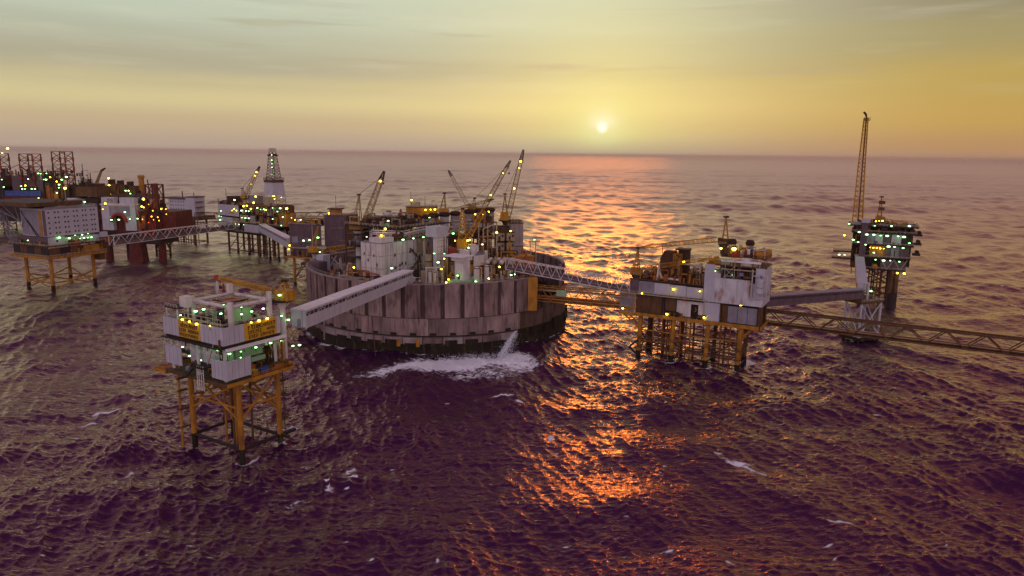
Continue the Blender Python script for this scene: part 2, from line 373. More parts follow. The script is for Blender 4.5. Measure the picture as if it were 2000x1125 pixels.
    m = bpy.data.materials.new('sea_water'); m.use_nodes = True; n = m.node_tree.nodes; l = m.node_tree.links; p = n['Principled BSDF']
    t = n.new('ShaderNodeTexCoord')
    def noise(sc, det, vec=(1,1,1), rot=0., rough=.55):
        mp = n.new('ShaderNodeMapping'); mp.inputs['Scale'].default_value = vec; mp.inputs['Rotation'].default_value = (0,0,rot); l.new(t.outputs['Object'], mp.inputs[0])
        k = n.new('ShaderNodeTexNoise'); k.inputs['Scale'].default_value = sc; k.inputs['Detail'].default_value = det; k.inputs['Roughness'].default_value = rough
        l.new(mp.outputs[0], k.inputs['Vector']); return k.outputs[0]
    def bump(h, st, dist, nrm=None):
        b = n.new('ShaderNodeBump'); b.inputs['Strength'].default_value = st; b.inputs['Distance'].default_value = dist; l.new(h, b.inputs['Height'])
        if nrm: l.new(nrm, b.inputs['Normal'])
        return b.outputs[0]
    nb = bump(noise(.13, 4, (.5,1,1), .2), 1., 1.0); nb = bump(noise(.42, 6, (.55,1,1), -.25, .62), 1., .75, nb)
    fa = n.new('ShaderNodeAttribute'); fa.attribute_name = 'foam'
    fn = noise(.5, 9, (.7,1.2,1), .4, .72)
    ad = n.new('ShaderNodeMath'); ad.operation = 'MULTIPLY_ADD'; l.new(fn, ad.inputs[0]); ad.inputs[1].default_value = 3.4; ad.inputs[2].default_value = -2.05
    su = n.new('ShaderNodeMath'); su.operation = 'ADD'; l.new(ad.outputs[0], su.inputs[0]); l.new(fa.outputs['Fac'], su.inputs[1])
    mr = n.new('ShaderNodeMapRange'); mr.inputs[1].default_value = .12; mr.inputs[2].default_value = .75; mr.interpolation_type = 'SMOOTHSTEP'; l.new(su.outputs[0], mr.inputs[0])
    gt = n.new('ShaderNodeMapRange'); gt.inputs[1].default_value = .12; gt.inputs[2].default_value = .35; l.new(fa.outputs['Fac'], gt.inputs[0])
    fm = n.new('ShaderNodeMath'); fm.operation = 'MULTIPLY'; l.new(mr.outputs[0], fm.inputs[0]); l.new(gt.outputs[0], fm.inputs[1])
    ra = n.new('ShaderNodeAttribute'); ra.attribute_name = 'ripple'
    n.remove(p); out = [k for k in n if k.type == 'OUTPUT_MATERIAL'][0]
    body = n.new('ShaderNodeBsdfDiffuse'); body.inputs['Color'].default_value = (.026,.0004,.040,1); l.new(nb, body.inputs['Normal'])
    mirror = n.new('ShaderNodeBsdfGlossy'); mirror.distribution = 'MULTI_GGX';  l.new(ra.outputs['Fac'], mirror.inputs['Roughness']); l.new(nb, mirror.inputs['Normal'])
    fr = n.new('ShaderNodeFresnel'); fr.inputs['IOR'].default_value = 1.40; l.new(nb, fr.inputs['Normal'])
    pw = n.new('ShaderNodeMath'); pw.operation = 'POWER'; pw.inputs[1].default_value = 1.0; l.new(fr.outputs[0], pw.inputs[0]); sc = n.new('ShaderNodeMath'); sc.operation = 'MULTIPLY'; sc.use_clamp = True; sc.inputs[1].default_value = 1.78; l.new(pw.outputs[0], sc.inputs[0]); f6 = n.new('ShaderNodeMapRange'); f6.inputs[1].default_value = .03; f6.inputs[2].default_value = .45; l.new(fr.outputs[0], f6.inputs[0])
    tn = n.new('ShaderNodeMix'); tn.data_type = 'RGBA'; l.new(f6.outputs[0], tn.inputs[0]); tn.inputs[6].default_value = (1.0,.40,.51,1); tn.inputs[7].default_value = (1.0,.96,.72,1); l.new(tn.outputs[2], mirror.inputs['Color'])
    s1 = n.new('ShaderNodeMixShader'); l.new(sc.outputs[0], s1.inputs[0]); l.new(body.outputs[0], s1.inputs[1]); l.new(mirror.outputs[0], s1.inputs[2])
    white = n.new('ShaderNodeBsdfDiffuse'); white.inputs['Color'].default_value = (.94,.95,.97,1); l.new(nb, white.inputs['Normal'])
    s2 = n.new('ShaderNodeMixShader'); l.new(fm.outputs[0], s2.inputs[0]); l.new(s1.outputs[0], s2.inputs[1]); l.new(white.outputs[0], s2.inputs[2]); l.new(s2.outputs[0], out.inputs['Surface'])
    me.materials.append(m); o = bpy.data.objects.new('sea', me); COL.objects.link(o); o['kind'] = 'structure'
    o['label'] = 'dark choppy purple sea with whitecaps and an orange sun path'
sea()

# ---------------------------------------------------------------- concrete storage tank and its barrier wall
TX, TY, TR = -41.4, 396.0, 71.0
def storage_tank():
    R = root('storage_tank', 'huge round concrete storage tank with ribbed stained barrier wall', 'storage tank', (TX, TY, 0))
    N = 48
    def sector(a0, a1, r0, r1, z0, z1, seg=3):
        mb = MB(); vs = []; fs = []
        for i in range(seg+1):
            a = a0+(a1-a0)*i/seg; c, s = math.cos(a), math.sin(a)
            vs += [(r0*c,r0*s,z0),(r1*c,r1*s,z0),(r1*c,r1*s,z1),(r0*c,r0*s,z1)]
        for i in range(seg):
            b = 4*i; fs += [(b+k, b+(k+1)%4, b+4+(k+1)%4, b+4+k) for k in range(4)]
        fs += [(3,2,1,0), tuple(4*seg+k for k in range(4))]
        return mb.add(vs, fs)
    d = 2*math.pi/N; rg = random.Random(3)
    gap = [i for i in range(N) if -44 < math.degrees((i+.5)*d)-360*((i+.5)*d > math.pi) < -2]    # the side cut down for the bridges
    for i in range(N):
        a = i*d; low = i in gap
        top = 20.5 if low else 32.5+rg.uniform(-.12, .12)
        mat = rg.choice(('concrete','concrete','concrete_b')) if not low else 'mossy'
        part(R, 'wall_panel', sector(a+d*.11, a+d*.89, TR-1.6, TR+rg.uniform(-.1,.1), 16.7, top), mat)
        part(R, 'joint_recess', sector(a-d*.11, a+d*.11, TR-1.6, TR-.75, 16.7, top-.25, 1), 'recess')
        part(R, 'lower_block', sector(a+d*.285, a+d*1.275, TR-1.4, TR+.2+rg.uniform(-.05,.05), 8.4, 16.4), 'mossy' if low or math.degrees(a) > 303 else 'concrete_l' if rg.random() < .6 else 'concrete')
        if not low:
            part(R, 'rim_cap', sector(a+d*.01, a+d*.99, TR-1.9, TR+.12, top+.003, top+.45), 'ledge')
    part(R, 'wall_joint', sector(0, 2*math.pi-.0001, TR-1.5, TR-.35, 16.0, 17.0, 96), 'recess')
    part(R, 'algae_band', sector(0, 2*math.pi-.0001, TR-1.2, TR+.9, -6, 4.4, 96), 'algae')
    for i in range(N):
        a = i*d; g = math.degrees(a)
        if 182 < g < 300:
            part(R, 'ledge_block', sector(a+d*.02, a+d*.98, TR-1, TR+1.5+rg.uniform(-.1,.15), 4.6, 7.6), 'ledge' if rg.random() < .7 else 'concrete_l')
            part(R, 'dark_opening', sector(a+d*.36, a+d*.66, TR-.5, TR+.62, 8.6, 9.7, 1), 'black')
        else: part(R, 'stained_block', sector(a+d*.02, a+d*.98, TR-1, TR+.7, 4.6, 8.3), 'algae')
        if rg.random() < .8:
            h = rg.uniform(.4, 2.0); part(R, 'algae_patch', sector(a+d*.1, a+d*rg.uniform(.6,1.05), TR+.2, TR+1.62, 3.6, 4.6+h*(1 if 182 < g < 300 else 2.5), 3), 'algae')
    part(R, 'wall_core', sector(0, 2*math.pi-.0001, TR-2.6, TR-1.45, -6, 16.2, 96), 'recess')
    for i in range(N):
        if i not in gap: part(R, 'inner_rib', sector(i*d-d*.09, i*d+d*.09, TR-3.3, TR-1.5, 16.3, 32.2, 1), 'concrete_b')
    # buttress beside the cut; its ochre carries the sun's orange rim light
    c = local(R, (10.0, 340.0, 0)); mb = MB().box(c.x-2.2, c.x+2.2, c.y-3.2, c.y+1.2, 18.5, 34.2); part(R, 'buttress', mb, 'ochre')
    # inner tank and its deck
    part(R, 'tank_wall', MB().tube((0,0,-6), (0,0,28.6), 55, n=64), 'concrete_b')
    part(R, 'tank_deck', MB().tube((0,0,28.604), (0,0,29.6), 57, n=64), 'deck')
    # mooring rope and outfall chute
    mb = MB(); p0 = local(R, (-65.5, 327.5, 17)); mb.path([p0, p0+Vector((1.2,-3.2,-8)), p0+Vector((2.6,-6.6,-17.6))], .22, 6); part(R, 'hanging_pipe', mb, 'redsteel')
    mb = MB(); p0 = local(R, (-92.5, 344.3, 10)); mb.tube(p0, p0+Vector((0,-.6,-9)), .35); part(R, 'drain_pipe', mb, 'ledge')
    for dx, zz in ((-21, 5.2), (-13, 5.2)):
        c = Vector((dx+TX*0+20, 0, 0)); a = math.radians(270+dx*.9+10); part(R, 'fender', MB().box((TR+1.7)*math.cos(a)-.8, (TR+1.7)*math.cos(a)+.8, (TR+1.7)*math.sin(a)-.7, (TR+1.7)*math.sin(a)+.7, 3.6, 7.2), 'ochre')
    rm = MB()
    for i in range(0, 72):
        a = 2*math.pi*i/72; b = 2*math.pi*(i+1)/72
        if not (-46 < (math.degrees(a)+180)%360-180 < 0): rm.rail([((TR-1.9)*math.cos(a),(TR-1.9)*math.sin(a),32.95), ((TR-1.9)*math.cos(b),(TR-1.9)*math.sin(b),32.95)], 1.1, .10, 3.2)
    part(R, 'handrail', rm, 'rail')
    clutter(R, -50, 50, -50, -30, 29.6, 4, 60, 21)
    clutter(R, -36, -10, -55, -42, 29.6, 3.5, 26, 22)
    clutter(R, 8, 46, -46, -22, 29.6, 5, 55, 23, ('ochre','white','orange','dark','beige'))
    clutter(R, -40, 40, -30, 20, 29.6, 6, 70, 24, ('dark','brown','ochre','beige'))
    clutter(R, -52, -30, -36, -6, 29.6, 5, 32, 25, ('clean','brown','orange','dark'))
    clutter(R, 20, 52, -20, 24, 29.6, 5, 40, 26, ('beige','dark','ochre'))
    return R
TANK = storage_tank()

clutter(TANK, 0, 44, -52, -30, 29.6, 9, 70, 27, ('yellow','ochre','white','brown','beige'))  # extra equipment; its yellow and ochre stand for the lamps' golden light
clutter(TANK, -10, 40, -34, -6, 29.6, 15, 90, 28, ('ochre','beige','brown','dark','white'))
clutter(TANK, -8, 30, -50, -20, 29.6, 11, 70, 29, ('beige','ochre','white','dark','yellow'))
clutter(TANK, 24, 50, -34, -4, 29.6, 13, 60, 30, ('ochre','beige','orange','yellow','brown'))
def water_jet():
    mb = MB(); rg = random.Random(9); p = Vector((2.2, 329.2, 10.2)); q = Vector((-4.2, 317.5, 1.0))
    for i in range(1500):
        t = rg.random()**.6; c = p.lerp(q, t)+Vector((0,0,4.4*t*(1-t))); k = .6+2.6*t
        mb.ball(c+Vector((rg.gauss(.4,.7),rg.gauss(0,.6),rg.gauss(0,.55)))*k, rg.uniform(.04,.13), .9, 4, 3)
    n = 110
    for i in range(n):
        t = i/n; c = p.lerp(q, t)+Vector((0,0,2.2*t*(1-t)*2)); r = .35+1.5*t**1.4
        for _ in range(3):
            o = Vector((rg.gauss(0,.5), rg.gauss(0,.5), rg.gauss(0,.4)))*r
            mb.ball(c+o, rg.uniform(.18,.42)*(r**.5), .8, 5, 3)
    o = solid('water_jet', 'white jet of water spouting down from the tank wall into foam', 'water jet', mb, material('spray_water', (.78,.80,.84), .7, vary=.1))
    mb = MB()
    for i in range(2600):
        u, v = rg.gauss(0,1), rg.gauss(0,1); x = -9+u*11; y = 312+v*5; mb.ball((x,y,abs(rg.gauss(0,.8))*math.exp(-(u*u+v*v)/4)+1.0), rg.uniform(.05,.16), .7, 4, 3)
    s = bpy.data.objects.new('spray', mb.mesh('spray', bpy.data.materials['spray_water'])); COL.objects.link(s); s['kind'] = 'stuff'; s['label'] = 'white spray thrown up over the foam below the tank'
water_jet()

# ---------------------------------------------------------------- lamp positions (each in its platform's own coordinates; process: world)
LAMPS = {
'riser':[(-0.5,18.1,42.8,'y',0.42),(-0.5,14.7,42.6,'y',0.42),(-0.5,11.3,42.4,'y',0.42),(-0.5,5.0,42.7,'y',0.36),(1.2,21.4,43.4,'g',0.34),(5.5,20.1,44.0,'g',0.42),(5.5,16.2,45.1,'g',0.42),(5.5,8.0,44.8,'g',0.36),(5.5,9.3,47.0,'g',0.3),(5.5,6.4,47.7,'g',0.3),(0.6,8.4,35.7,'g',0.42),(0.6,3.3,35.4,'g',0.4),(0.6,20.7,33.7,'g',0.3),(0.6,12.7,35.7,'g',0.28),(2.5,20.4,30.5,'g',0.34),(2.5,17.7,30.4,'g',0.34),(2.5,14.3,30.2,'g',0.34),(2.5,8.1,29.9,'g',0.34),(2.5,22.2,26.2,'g',0.36),(2.5,1.0,34.3,'g',0.36),(9.5,-0.5,42.5,'y',0.42),(12.3,-0.5,42.5,'y',0.42),(15.3,-0.5,42.6,'y',0.44),(10.4,5.0,44.1,'g',0.36),(14.1,5.0,44.3,'g',0.36),(18.4,5.0,44.4,'g',0.38),(10.5,5.0,46.3,'g',0.3),(2.4,0.8,34.3,'g',0.34),(6.3,0.8,34.1,'g',0.34),(6.1,0.8,32.3,'g',0.3),(7.4,0.8,35.1,'g',0.32),(10.0,0.8,35.2,'g',0.32),(12.1,0.8,35.4,'g',0.32),(11.6,0.8,34.2,'g',0.34),(18.9,3.0,33.6,'g',0.38),(23.2,3.0,33.3,'g',0.38),(27.6,3.0,30.7,'g',0.36),(30.3,3.0,30.4,'g',0.38),(22.8,2.0,41.7,'g',0.36),(25.4,2.0,39.9,'g',0.36),(22.4,2.0,48.4,'g',0.4)],
'quarters':[(6.6,-1.2,35.1,'g',0.6),(13.3,-1.2,34.0,'g',0.75),(21.0,-1.2,33.0,'g',0.5),(23.7,-1.2,33.0,'g',0.5),(26.5,-1.2,33.1,'g',0.5),(29.1,-1.2,33.1,'g',0.5),(17.6,-1.2,35.5,'g',0.4),(22.6,-1.2,35.4,'g',0.4),(26.8,-1.2,35.8,'g',0.5),(37.5,-1.2,34.4,'g',0.75),(-13.7,-1.2,35.4,'g',0.4),(11.6,8.0,56.5,'g',0.55),(15.3,8.0,56.6,'g',0.45),(19.0,8.0,56.5,'g',0.55),(23.7,8.0,56.9,'g',0.65),(33.3,8.0,56.5,'g',0.6)],
'jackup':[(-542.0,786.0,37.0,'y',0.8),(-529.6,786.0,37.6,'y',0.8),(-518.0,786.0,38.5,'y',0.8),(-554.6,786.0,50.3,'g',0.8),(-555.8,786.0,58.3,'g',0.8),(-527.0,786.0,59.3,'g',0.9),(-535.5,786.0,51.5,'g',1.0),(-530.9,786.0,52.2,'y',0.7),(-534.7,786.0,48.4,'g',0.6),(-531.6,786.0,48.5,'g',0.6),(-524.3,786.0,48.6,'g',0.6),(-520.8,786.0,48.6,'g',0.6),(-515.4,786.0,65.4,'g',0.7),(-512.8,786.0,65.1,'g',0.6),(-506.5,786.0,65.5,'g',0.8),(-507.8,786.0,58.8,'g',1.1),(-510.2,786.0,58.9,'g',0.7),(-502.8,786.0,61.5,'y',0.8),(-545.6,786.0,91.6,'y',1.1),(-551.9,786.0,86.8,'y',0.8),(-485.2,786.0,62.0,'g',1.0),(-490.5,786.0,59.0,'g',0.8),(-494.0,786.0,53.6,'g',0.9),(-494.6,786.0,50.3,'g',0.7),(-497.2,786.0,44.7,'g',0.7),(-487.9,786.0,49.7,'y',1.3),(-496.3,786.0,56.9,'y',0.7)],
'redplat':[(-332.2,586.0,48.7,'y',0.95),(-300.8,586.0,52.7,'y',0.9),(-302.7,586.0,46.7,'y',0.9),(-286.8,586.0,44.9,'y',0.9),(-301.1,586.0,45.9,'y',0.5),(-328.4,586.0,35.4,'g',0.8),(-322.4,586.0,35.6,'g',0.7),(-313.3,586.0,36.3,'g',0.7),(-306.9,586.0,36.7,'g',0.75),(-316.8,586.0,42.0,'g',0.8),(-295.3,586.0,38.6,'o',0.6),(-293.9,586.0,43.3,'o',0.5),(-296.9,586.0,48.5,'o',0.5),(-290.3,586.0,38.1,'o',0.5),(-293.9,586.0,35.9,'o',0.45),(-289.5,586.0,35.3,'o',0.45),(-302.9,586.0,36.2,'o',0.5),(-283.1,586.0,40.6,'o',0.5),(-283.1,586.0,44.8,'o',0.5),(-334.6,586.0,44.1,'o',0.5),(-298.1,586.0,33.6,'r',0.5)],
'farplat':[(-472.5,845.0,58.6,'y',0.9),(-472.6,845.0,50.5,'y',1.0),(-486.6,845.0,43.2,'y',0.8),(-471.8,845.0,40.1,'y',0.7),(-453.8,845.0,44.6,'g',0.9),(-450.3,845.0,44.6,'y',1.2),(-448.6,845.0,41.3,'g',0.8)],
'farblock':[(-324.9,693.0,31.8,'g',0.8),(-323.3,693.0,33.6,'g',0.7),(-316.6,693.0,30.9,'g',0.7),(-308.0,693.0,30.2,'g',0.7)],
'drill':[(28.8,-1,43.8,'y',0.95),(33.7,-1,44.5,'y',0.95),(39.0,-1,41.9,'y',0.6),(43.7,-1,47.7,'y',0.8),(47.0,-1,53.1,'y',1.0),(15.9,-1,48.7,'g',0.8),(-6.0,-1,37.7,'g',0.7),(25.2,-1,39.7,'g',0.7),(32.1,-1,39.8,'g',0.6),(36.0,-1,39.8,'g',0.7),(48.5,-1,43.2,'g',0.8),(53.0,-1,42.2,'g',0.5),(57.6,-1,42.6,'g',0.5),(60.3,-1,42.1,'y',0.6),(69.8,-1,44.5,'g',0.6),(80.1,-1,44.6,'g',0.8),(76.2,-1,41.6,'g',0.8),(88.8,-1,44.8,'y',0.9),(83.2,-1,37.4,'g',0.8),(69.3,-1,34.9,'g',0.8),(25.4,-1,33.4,'g',0.6),(30.6,-1,33.4,'g',0.7),(35.4,-1,33.4,'g',0.7),(-9.6,-1,32.8,'g',0.5),(-6.2,-1,32.7,'g',0.5),(-8.2,-1,29.4,'g',0.8),(53.3,-1,27.3,'g',0.6),(27.8,-1,27.2,'g',0.6),(20.3,-1,27.0,'g',0.5),(15.0,-1,27.1,'g',0.5),(80.5,-1,30.0,'g',0.7),(14.7,-1,40.6,'y',0.5),(11.3,-1,39.0,'y',0.45),(17.9,-1,39.3,'y',0.45),(51.5,10,51.3,'y',0.8),(57.0,10,53.6,'y',1.0),(57.9,10,51.1,'y',0.9),(67.8,10,52.8,'g',0.6)],
'block':[(1.6,-0.8,28.2,'y',0.75),(0.8,-0.8,25.5,'y',0.6),(12.7,-0.8,32.0,'g',0.55),(17.3,-0.8,32.6,'g',0.55),(2.5,6.0,45.4,'y',0.5),(7.1,6.0,45.5,'g',0.5),(-0.2,6.0,46.7,'g',0.4),(29.2,6.0,50.8,'y',0.7),(33.3,6.0,49.9,'g',0.4),(37.9,6.0,49.5,'g',0.4)],
'process':[(-75.6,338.0,38.3,'y',0.6),(-58.7,345.0,37.0,'g',0.45),(-47.8,360.0,36.4,'g',0.5),(-37.7,360.0,37.8,'g',0.5),(-39.6,360.0,42.5,'g',0.4),(-65.5,356.0,52.0,'y',0.6),(-63.4,356.0,55.0,'y',0.6),(-54.7,356.0,49.7,'g',0.45),(-49.5,356.0,50.4,'g',0.45),(-44.5,356.0,51.1,'g',0.45),(-72.8,356.0,50.9,'g',0.3),(-71.6,383.0,56.1,'g',0.45),(-68.4,383.0,56.2,'g',0.4),(-67.6,383.0,55.9,'g',0.5),(-66.5,383.0,56.4,'g',0.5),(-62.9,383.0,52.8,'y',0.4),(-56.5,396.0,51.9,'y',0.5),(-53.3,396.0,52.5,'y',0.5),(-52.4,396.0,52.5,'y',0.5),(-48.0,396.0,53.2,'y',0.5),(-21.0,400.0,59.2,'y',0.5),(-16.5,400.0,58.9,'y',0.5),(-13.5,400.0,60.6,'y',0.6),(-46.5,400.0,57.0,'g',0.35),(-30.6,368.0,51.8,'g',0.5),(-29.7,368.0,48.1,'y',0.4),(-23.2,368.0,48.2,'y',0.6),(-22.2,368.0,48.5,'y',0.5),(-15.6,368.0,46.3,'g',0.5),(-22.5,368.0,44.5,'g',0.5),(-33.6,350.0,41.3,'y',0.6),(-33.5,350.0,43.8,'g',0.4),(-38.5,350.0,43.8,'g',0.35),(-36.6,350.0,39.4,'g',0.5),(-25.9,336.0,35.3,'g',0.5),(-33.6,336.0,38.3,'y',0.35),(-31.4,336.0,31.9,'y',0.5),(-30.3,336.0,33.4,'y',0.35),(-17.3,336.0,32.6,'g',0.5),(-11.1,336.0,34.0,'y',0.45),(-8.6,386.0,50.6,'y',0.7),(-1.1,386.0,51.5,'y',0.55),(-6.4,352.0,37.2,'y',0.6),(-0.5,352.0,33.2,'g',0.5),(1.0,352.0,33.5,'g',0.5),(-51.6,424.0,59.4,'y',0.7),(-48.5,424.0,59.6,'y',0.65),(-46.0,424.0,59.7,'y',0.55),(-59.7,424.0,65.0,'y',0.6)],
'prod':[(-7.2,-0.9,22.9,'y',0.65),(13.7,-0.9,22.7,'y',0.55),(30.3,-0.9,23.2,'y',0.62),(1.7,-0.9,30.9,'y',0.35),(16.1,-0.9,34.3,'y',0.5),(27.8,-0.9,34.6,'y',0.5),(33.1,1.2,43.7,'g',0.4),(40.5,1.2,42.6,'g',0.25),(35.0,1.2,42.2,'g',0.25),(45.4,1.2,30.1,'y',0.4),(45.0,1.2,29.9,'y',0.35),(31.9,3.0,47.6,'y',0.6),(30.5,3.0,47.1,'y',0.45),(40.3,3.0,53.6,'y',1.0),(34.8,3.0,53.5,'y',0.45),(52.0,3.0,37.4,'g',0.45)],
'well':[(1.3,-0.6,47.1,'g',0.6),(5.7,-0.6,45.8,'g',0.6),(9.6,-0.6,45.9,'g',0.6),(13.4,-0.6,45.6,'g',0.6),(17.0,-0.6,45.6,'g',0.6),(22.9,-0.6,45.7,'g',0.65),(26.1,-0.6,45.5,'g',0.65),(5.6,-0.6,39.5,'g',0.55),(1.3,-0.6,40.8,'g',0.6),(-1.6,-0.6,42.1,'g',0.55),(-6.9,-0.6,44.6,'y',0.65),(8.3,-0.6,37.9,'y',0.42),(10.1,-0.6,37.8,'y',0.42),(12.0,-0.6,37.8,'y',0.42),(13.9,-0.6,37.7,'y',0.42),(15.8,-0.6,37.7,'y',0.42),(18.4,-0.6,39.1,'g',0.65),(21.6,-0.6,39.1,'g',0.65),(26.3,-0.6,38.7,'g',0.65),(29.4,-0.6,41.9,'g',0.6),(10.6,-0.6,34.8,'g',0.6),(12.0,-0.6,30.5,'g',0.4),(16.5,-0.6,30.3,'g',0.55),(20.1,-0.6,30.5,'g',0.55),(25.1,-0.6,30.2,'g',0.5),(9.5,-0.6,51.5,'g',0.5),(18.7,-0.6,51.7,'g',0.55),(28.3,-0.6,52.2,'g',0.6),(-4.8,-0.6,51.9,'g',0.4),(24.7,-0.6,23.1,'y',0.55),(28.5,-0.6,23.1,'y',0.6),(-8.8,-0.6,32.2,'g',0.5),(-5.7,-0.6,32.3,'g',0.5)],
'wellcrane':[(11.4,5.0,53.2,'y',0.65),(13.3,5.0,53.3,'y',0.8),(15.1,5.0,53.7,'y',0.6)],
}

# ---------------------------------------------------------------- platform helpers
def jacket(R, legs, z0, z1, r, mat='ochre', levels=(), pairs=None, dark=4.0, br=.35, xb=True):
    n = len(legs); pairs = pairs or [(i, (i+1) % n) for i in range(n)]
    for x, y in legs:
        lg = part(R, 'leg', MB().tube((x,y,dark), (x,y,z1), r, n=14), mat)
        part(lg, 'wet_leg_foot', MB().tube((x,y,z0), (x,y,dark+.02), r*1.06, n=14), 'algae')
    for i, j in pairs:
        a, b = legs[i], legs[j]
        for k, z in enumerate(levels):
            m = 'dark' if z <= dark+.5 else mat
            part(R, 'horizontal_brace', MB().tube((*a,z), (*b,z), br*(1.3 if m == 'dark' else .9), n=8), m)
        if xb:
            for za, zb in zip(levels, levels[1:]+(z1,)):
                if zb-za > 3:
                    part(R, 'diagonal_brace', MB().tube((*a,za+.3), (*b,zb-.3), br, n=8), mat)
                    part(R, 'diagonal_brace', MB().tube((*b,za+.3), (*a,zb-.3), br, n=8), mat)
def panel(R, name, x0, x1, y0, y1, z0, z1, mat, label=None): return part(R, name, MB().box(x0,x1,y0,y1,z0,z1), mat, label)
def crane(name, label, base, ped, pr, slew, mast, boom0, tip, w=2.4, mat='olive', group=None, cab='yellow', n=12, pmat='white', hang=4, tipdark=True, bl=(), cabsize=(3.2,4.0,3.0), stay=True):
    """pedestal crane: base (world), pedestal height, house on a slewing ring, A-frame mast, lattice boom from boom0 to tip (world)"""
    R = root(name, label, 'crane', base, 0, group); B = Vector(base); b0 = Vector(boom0)-B; tp = Vector(tip)-B
    if ped > .5:
        part(R, 'pedestal', MB().tube((0,0,0), (0,0,ped), pr, pr*.92, 16), pmat)
        part(R, 'pedestal_flare', MB().tube((0,0,ped-2.5), (0,0,ped), pr*.93, pr*1.6, 16), pmat)
    mb = MB().tube((0,0,ped), (0,0,ped+.5), slew, n=16); part(R, 'slewing_platform', mb, 'dark')
    part(R, 'platform_rail', MB().rail([(slew*math.cos(i*math.pi/6), slew*math.sin(i*math.pi/6), ped+.5) for i in range(13)], 1.1, .12, 3), 'rail')
    h = Vector((tp.x-b0.x, tp.y-b0.y, 0)); h = h.normalized() if h.length > .1 else Vector((1,0,0)); ang = math.atan2(h.y, h.x)
    H_ = bpy.data.objects.new('machinery_house', None)
    a, b, c = cabsize; hm = MB().box(-a, a*.35, -b/2, b/2, ped+.5, ped+.5+c).box(-a-.3, -a+.9, -b/2-.3, b/2+.3, ped+.7, ped+.5+c*.7)
    me = hm.mesh('machinery_house', cab); H_ = bpy.data.objects.new('machinery_house', me); COL.objects.link(H_); H_.parent = R; H_.rotation_euler.z = ang
    cb = MB().box(.35*a+.05, .35*a+1.6, -b/2, -b/2+1.7, ped+.8, ped+3.2); o = part(H_, 'cab', cb, cab); part(o, 'cab_window', MB().box(.35*a+1.62, .35*a+1.66, -b/2+.15, -b/2+1.55, ped+1.7, ped+3.0), 'glass')
    m = Vector(mast)-B; side = Vector((-h.y, h.x, 0)); mm = MB(); z1 = ped+.5+c*.6; back = -h*a*.8; frn = h*a*.25
    hh = m.z-z1
    for sgn in (-1, 1):
        p1 = frn+side*sgn*b*.4+Vector((0,0,z1)); p2 = back+side*sgn*b*.4+Vector((0,0,z1)); t = m+side*sgn*.55
        mm.bar(p1, t, .34); mm.bar(p2, t, .30)
        for f in (.25,.5,.75): mm.bar(p1.lerp(t,f), p2.lerp(t,f), .18)
    for f in (.25,.5,.75,1.): mm.bar(frn+side*b*.4*(1-f)+m*f*0+Vector((0,0,z1)).lerp(Vector((0,0,z1)),f) if False else (frn+side*b*.4+Vector((0,0,z1))).lerp(m+side*.55,f), (frn-side*b*.4+Vector((0,0,z1))).lerp(m-side*.55,f), .18)
    part(R, 'mast', mm, mat); part(R, 'mast_head', MB().box(m.x-1.0,m.x+1.0,m.y-1.0,m.y+1.0,m.z-.2,m.z+.5), 'dark')
    f = .84; mid = b0.lerp(tp, f); part(R, 'boom', MB().lattice(b0, mid, w*.95, w*.62, n, .26, .15), mat)
    part(R, 'boom_tip', MB().lattice(mid, tp, w*.62, w*.22, 4, .30, .2), 'cap' if tipdark else mat)
    hk = MB()
    if hang:
        e = b0.lerp(tp, .95); hk.bar(e, e-Vector((0,0,hang)), .12); hk.ball(e-Vector((0,0,hang)), .55)
        part(R, 'hook_block', hk, 'dark')
    if stay:
        st = MB()
        for sgn in (-1,1): st.bar(m+side*sgn*.4+Vector((0,0,.4)), b0.lerp(tp,.9)+side*sgn*.3, .10)
        part(R, 'stay_cables', st, 'dark')
    lamps(R, [(*(Vector(b0.lerp(tp,f))+Vector((0,0,.4))), 'y', r) for f, r in bl], True, .3)
    return R
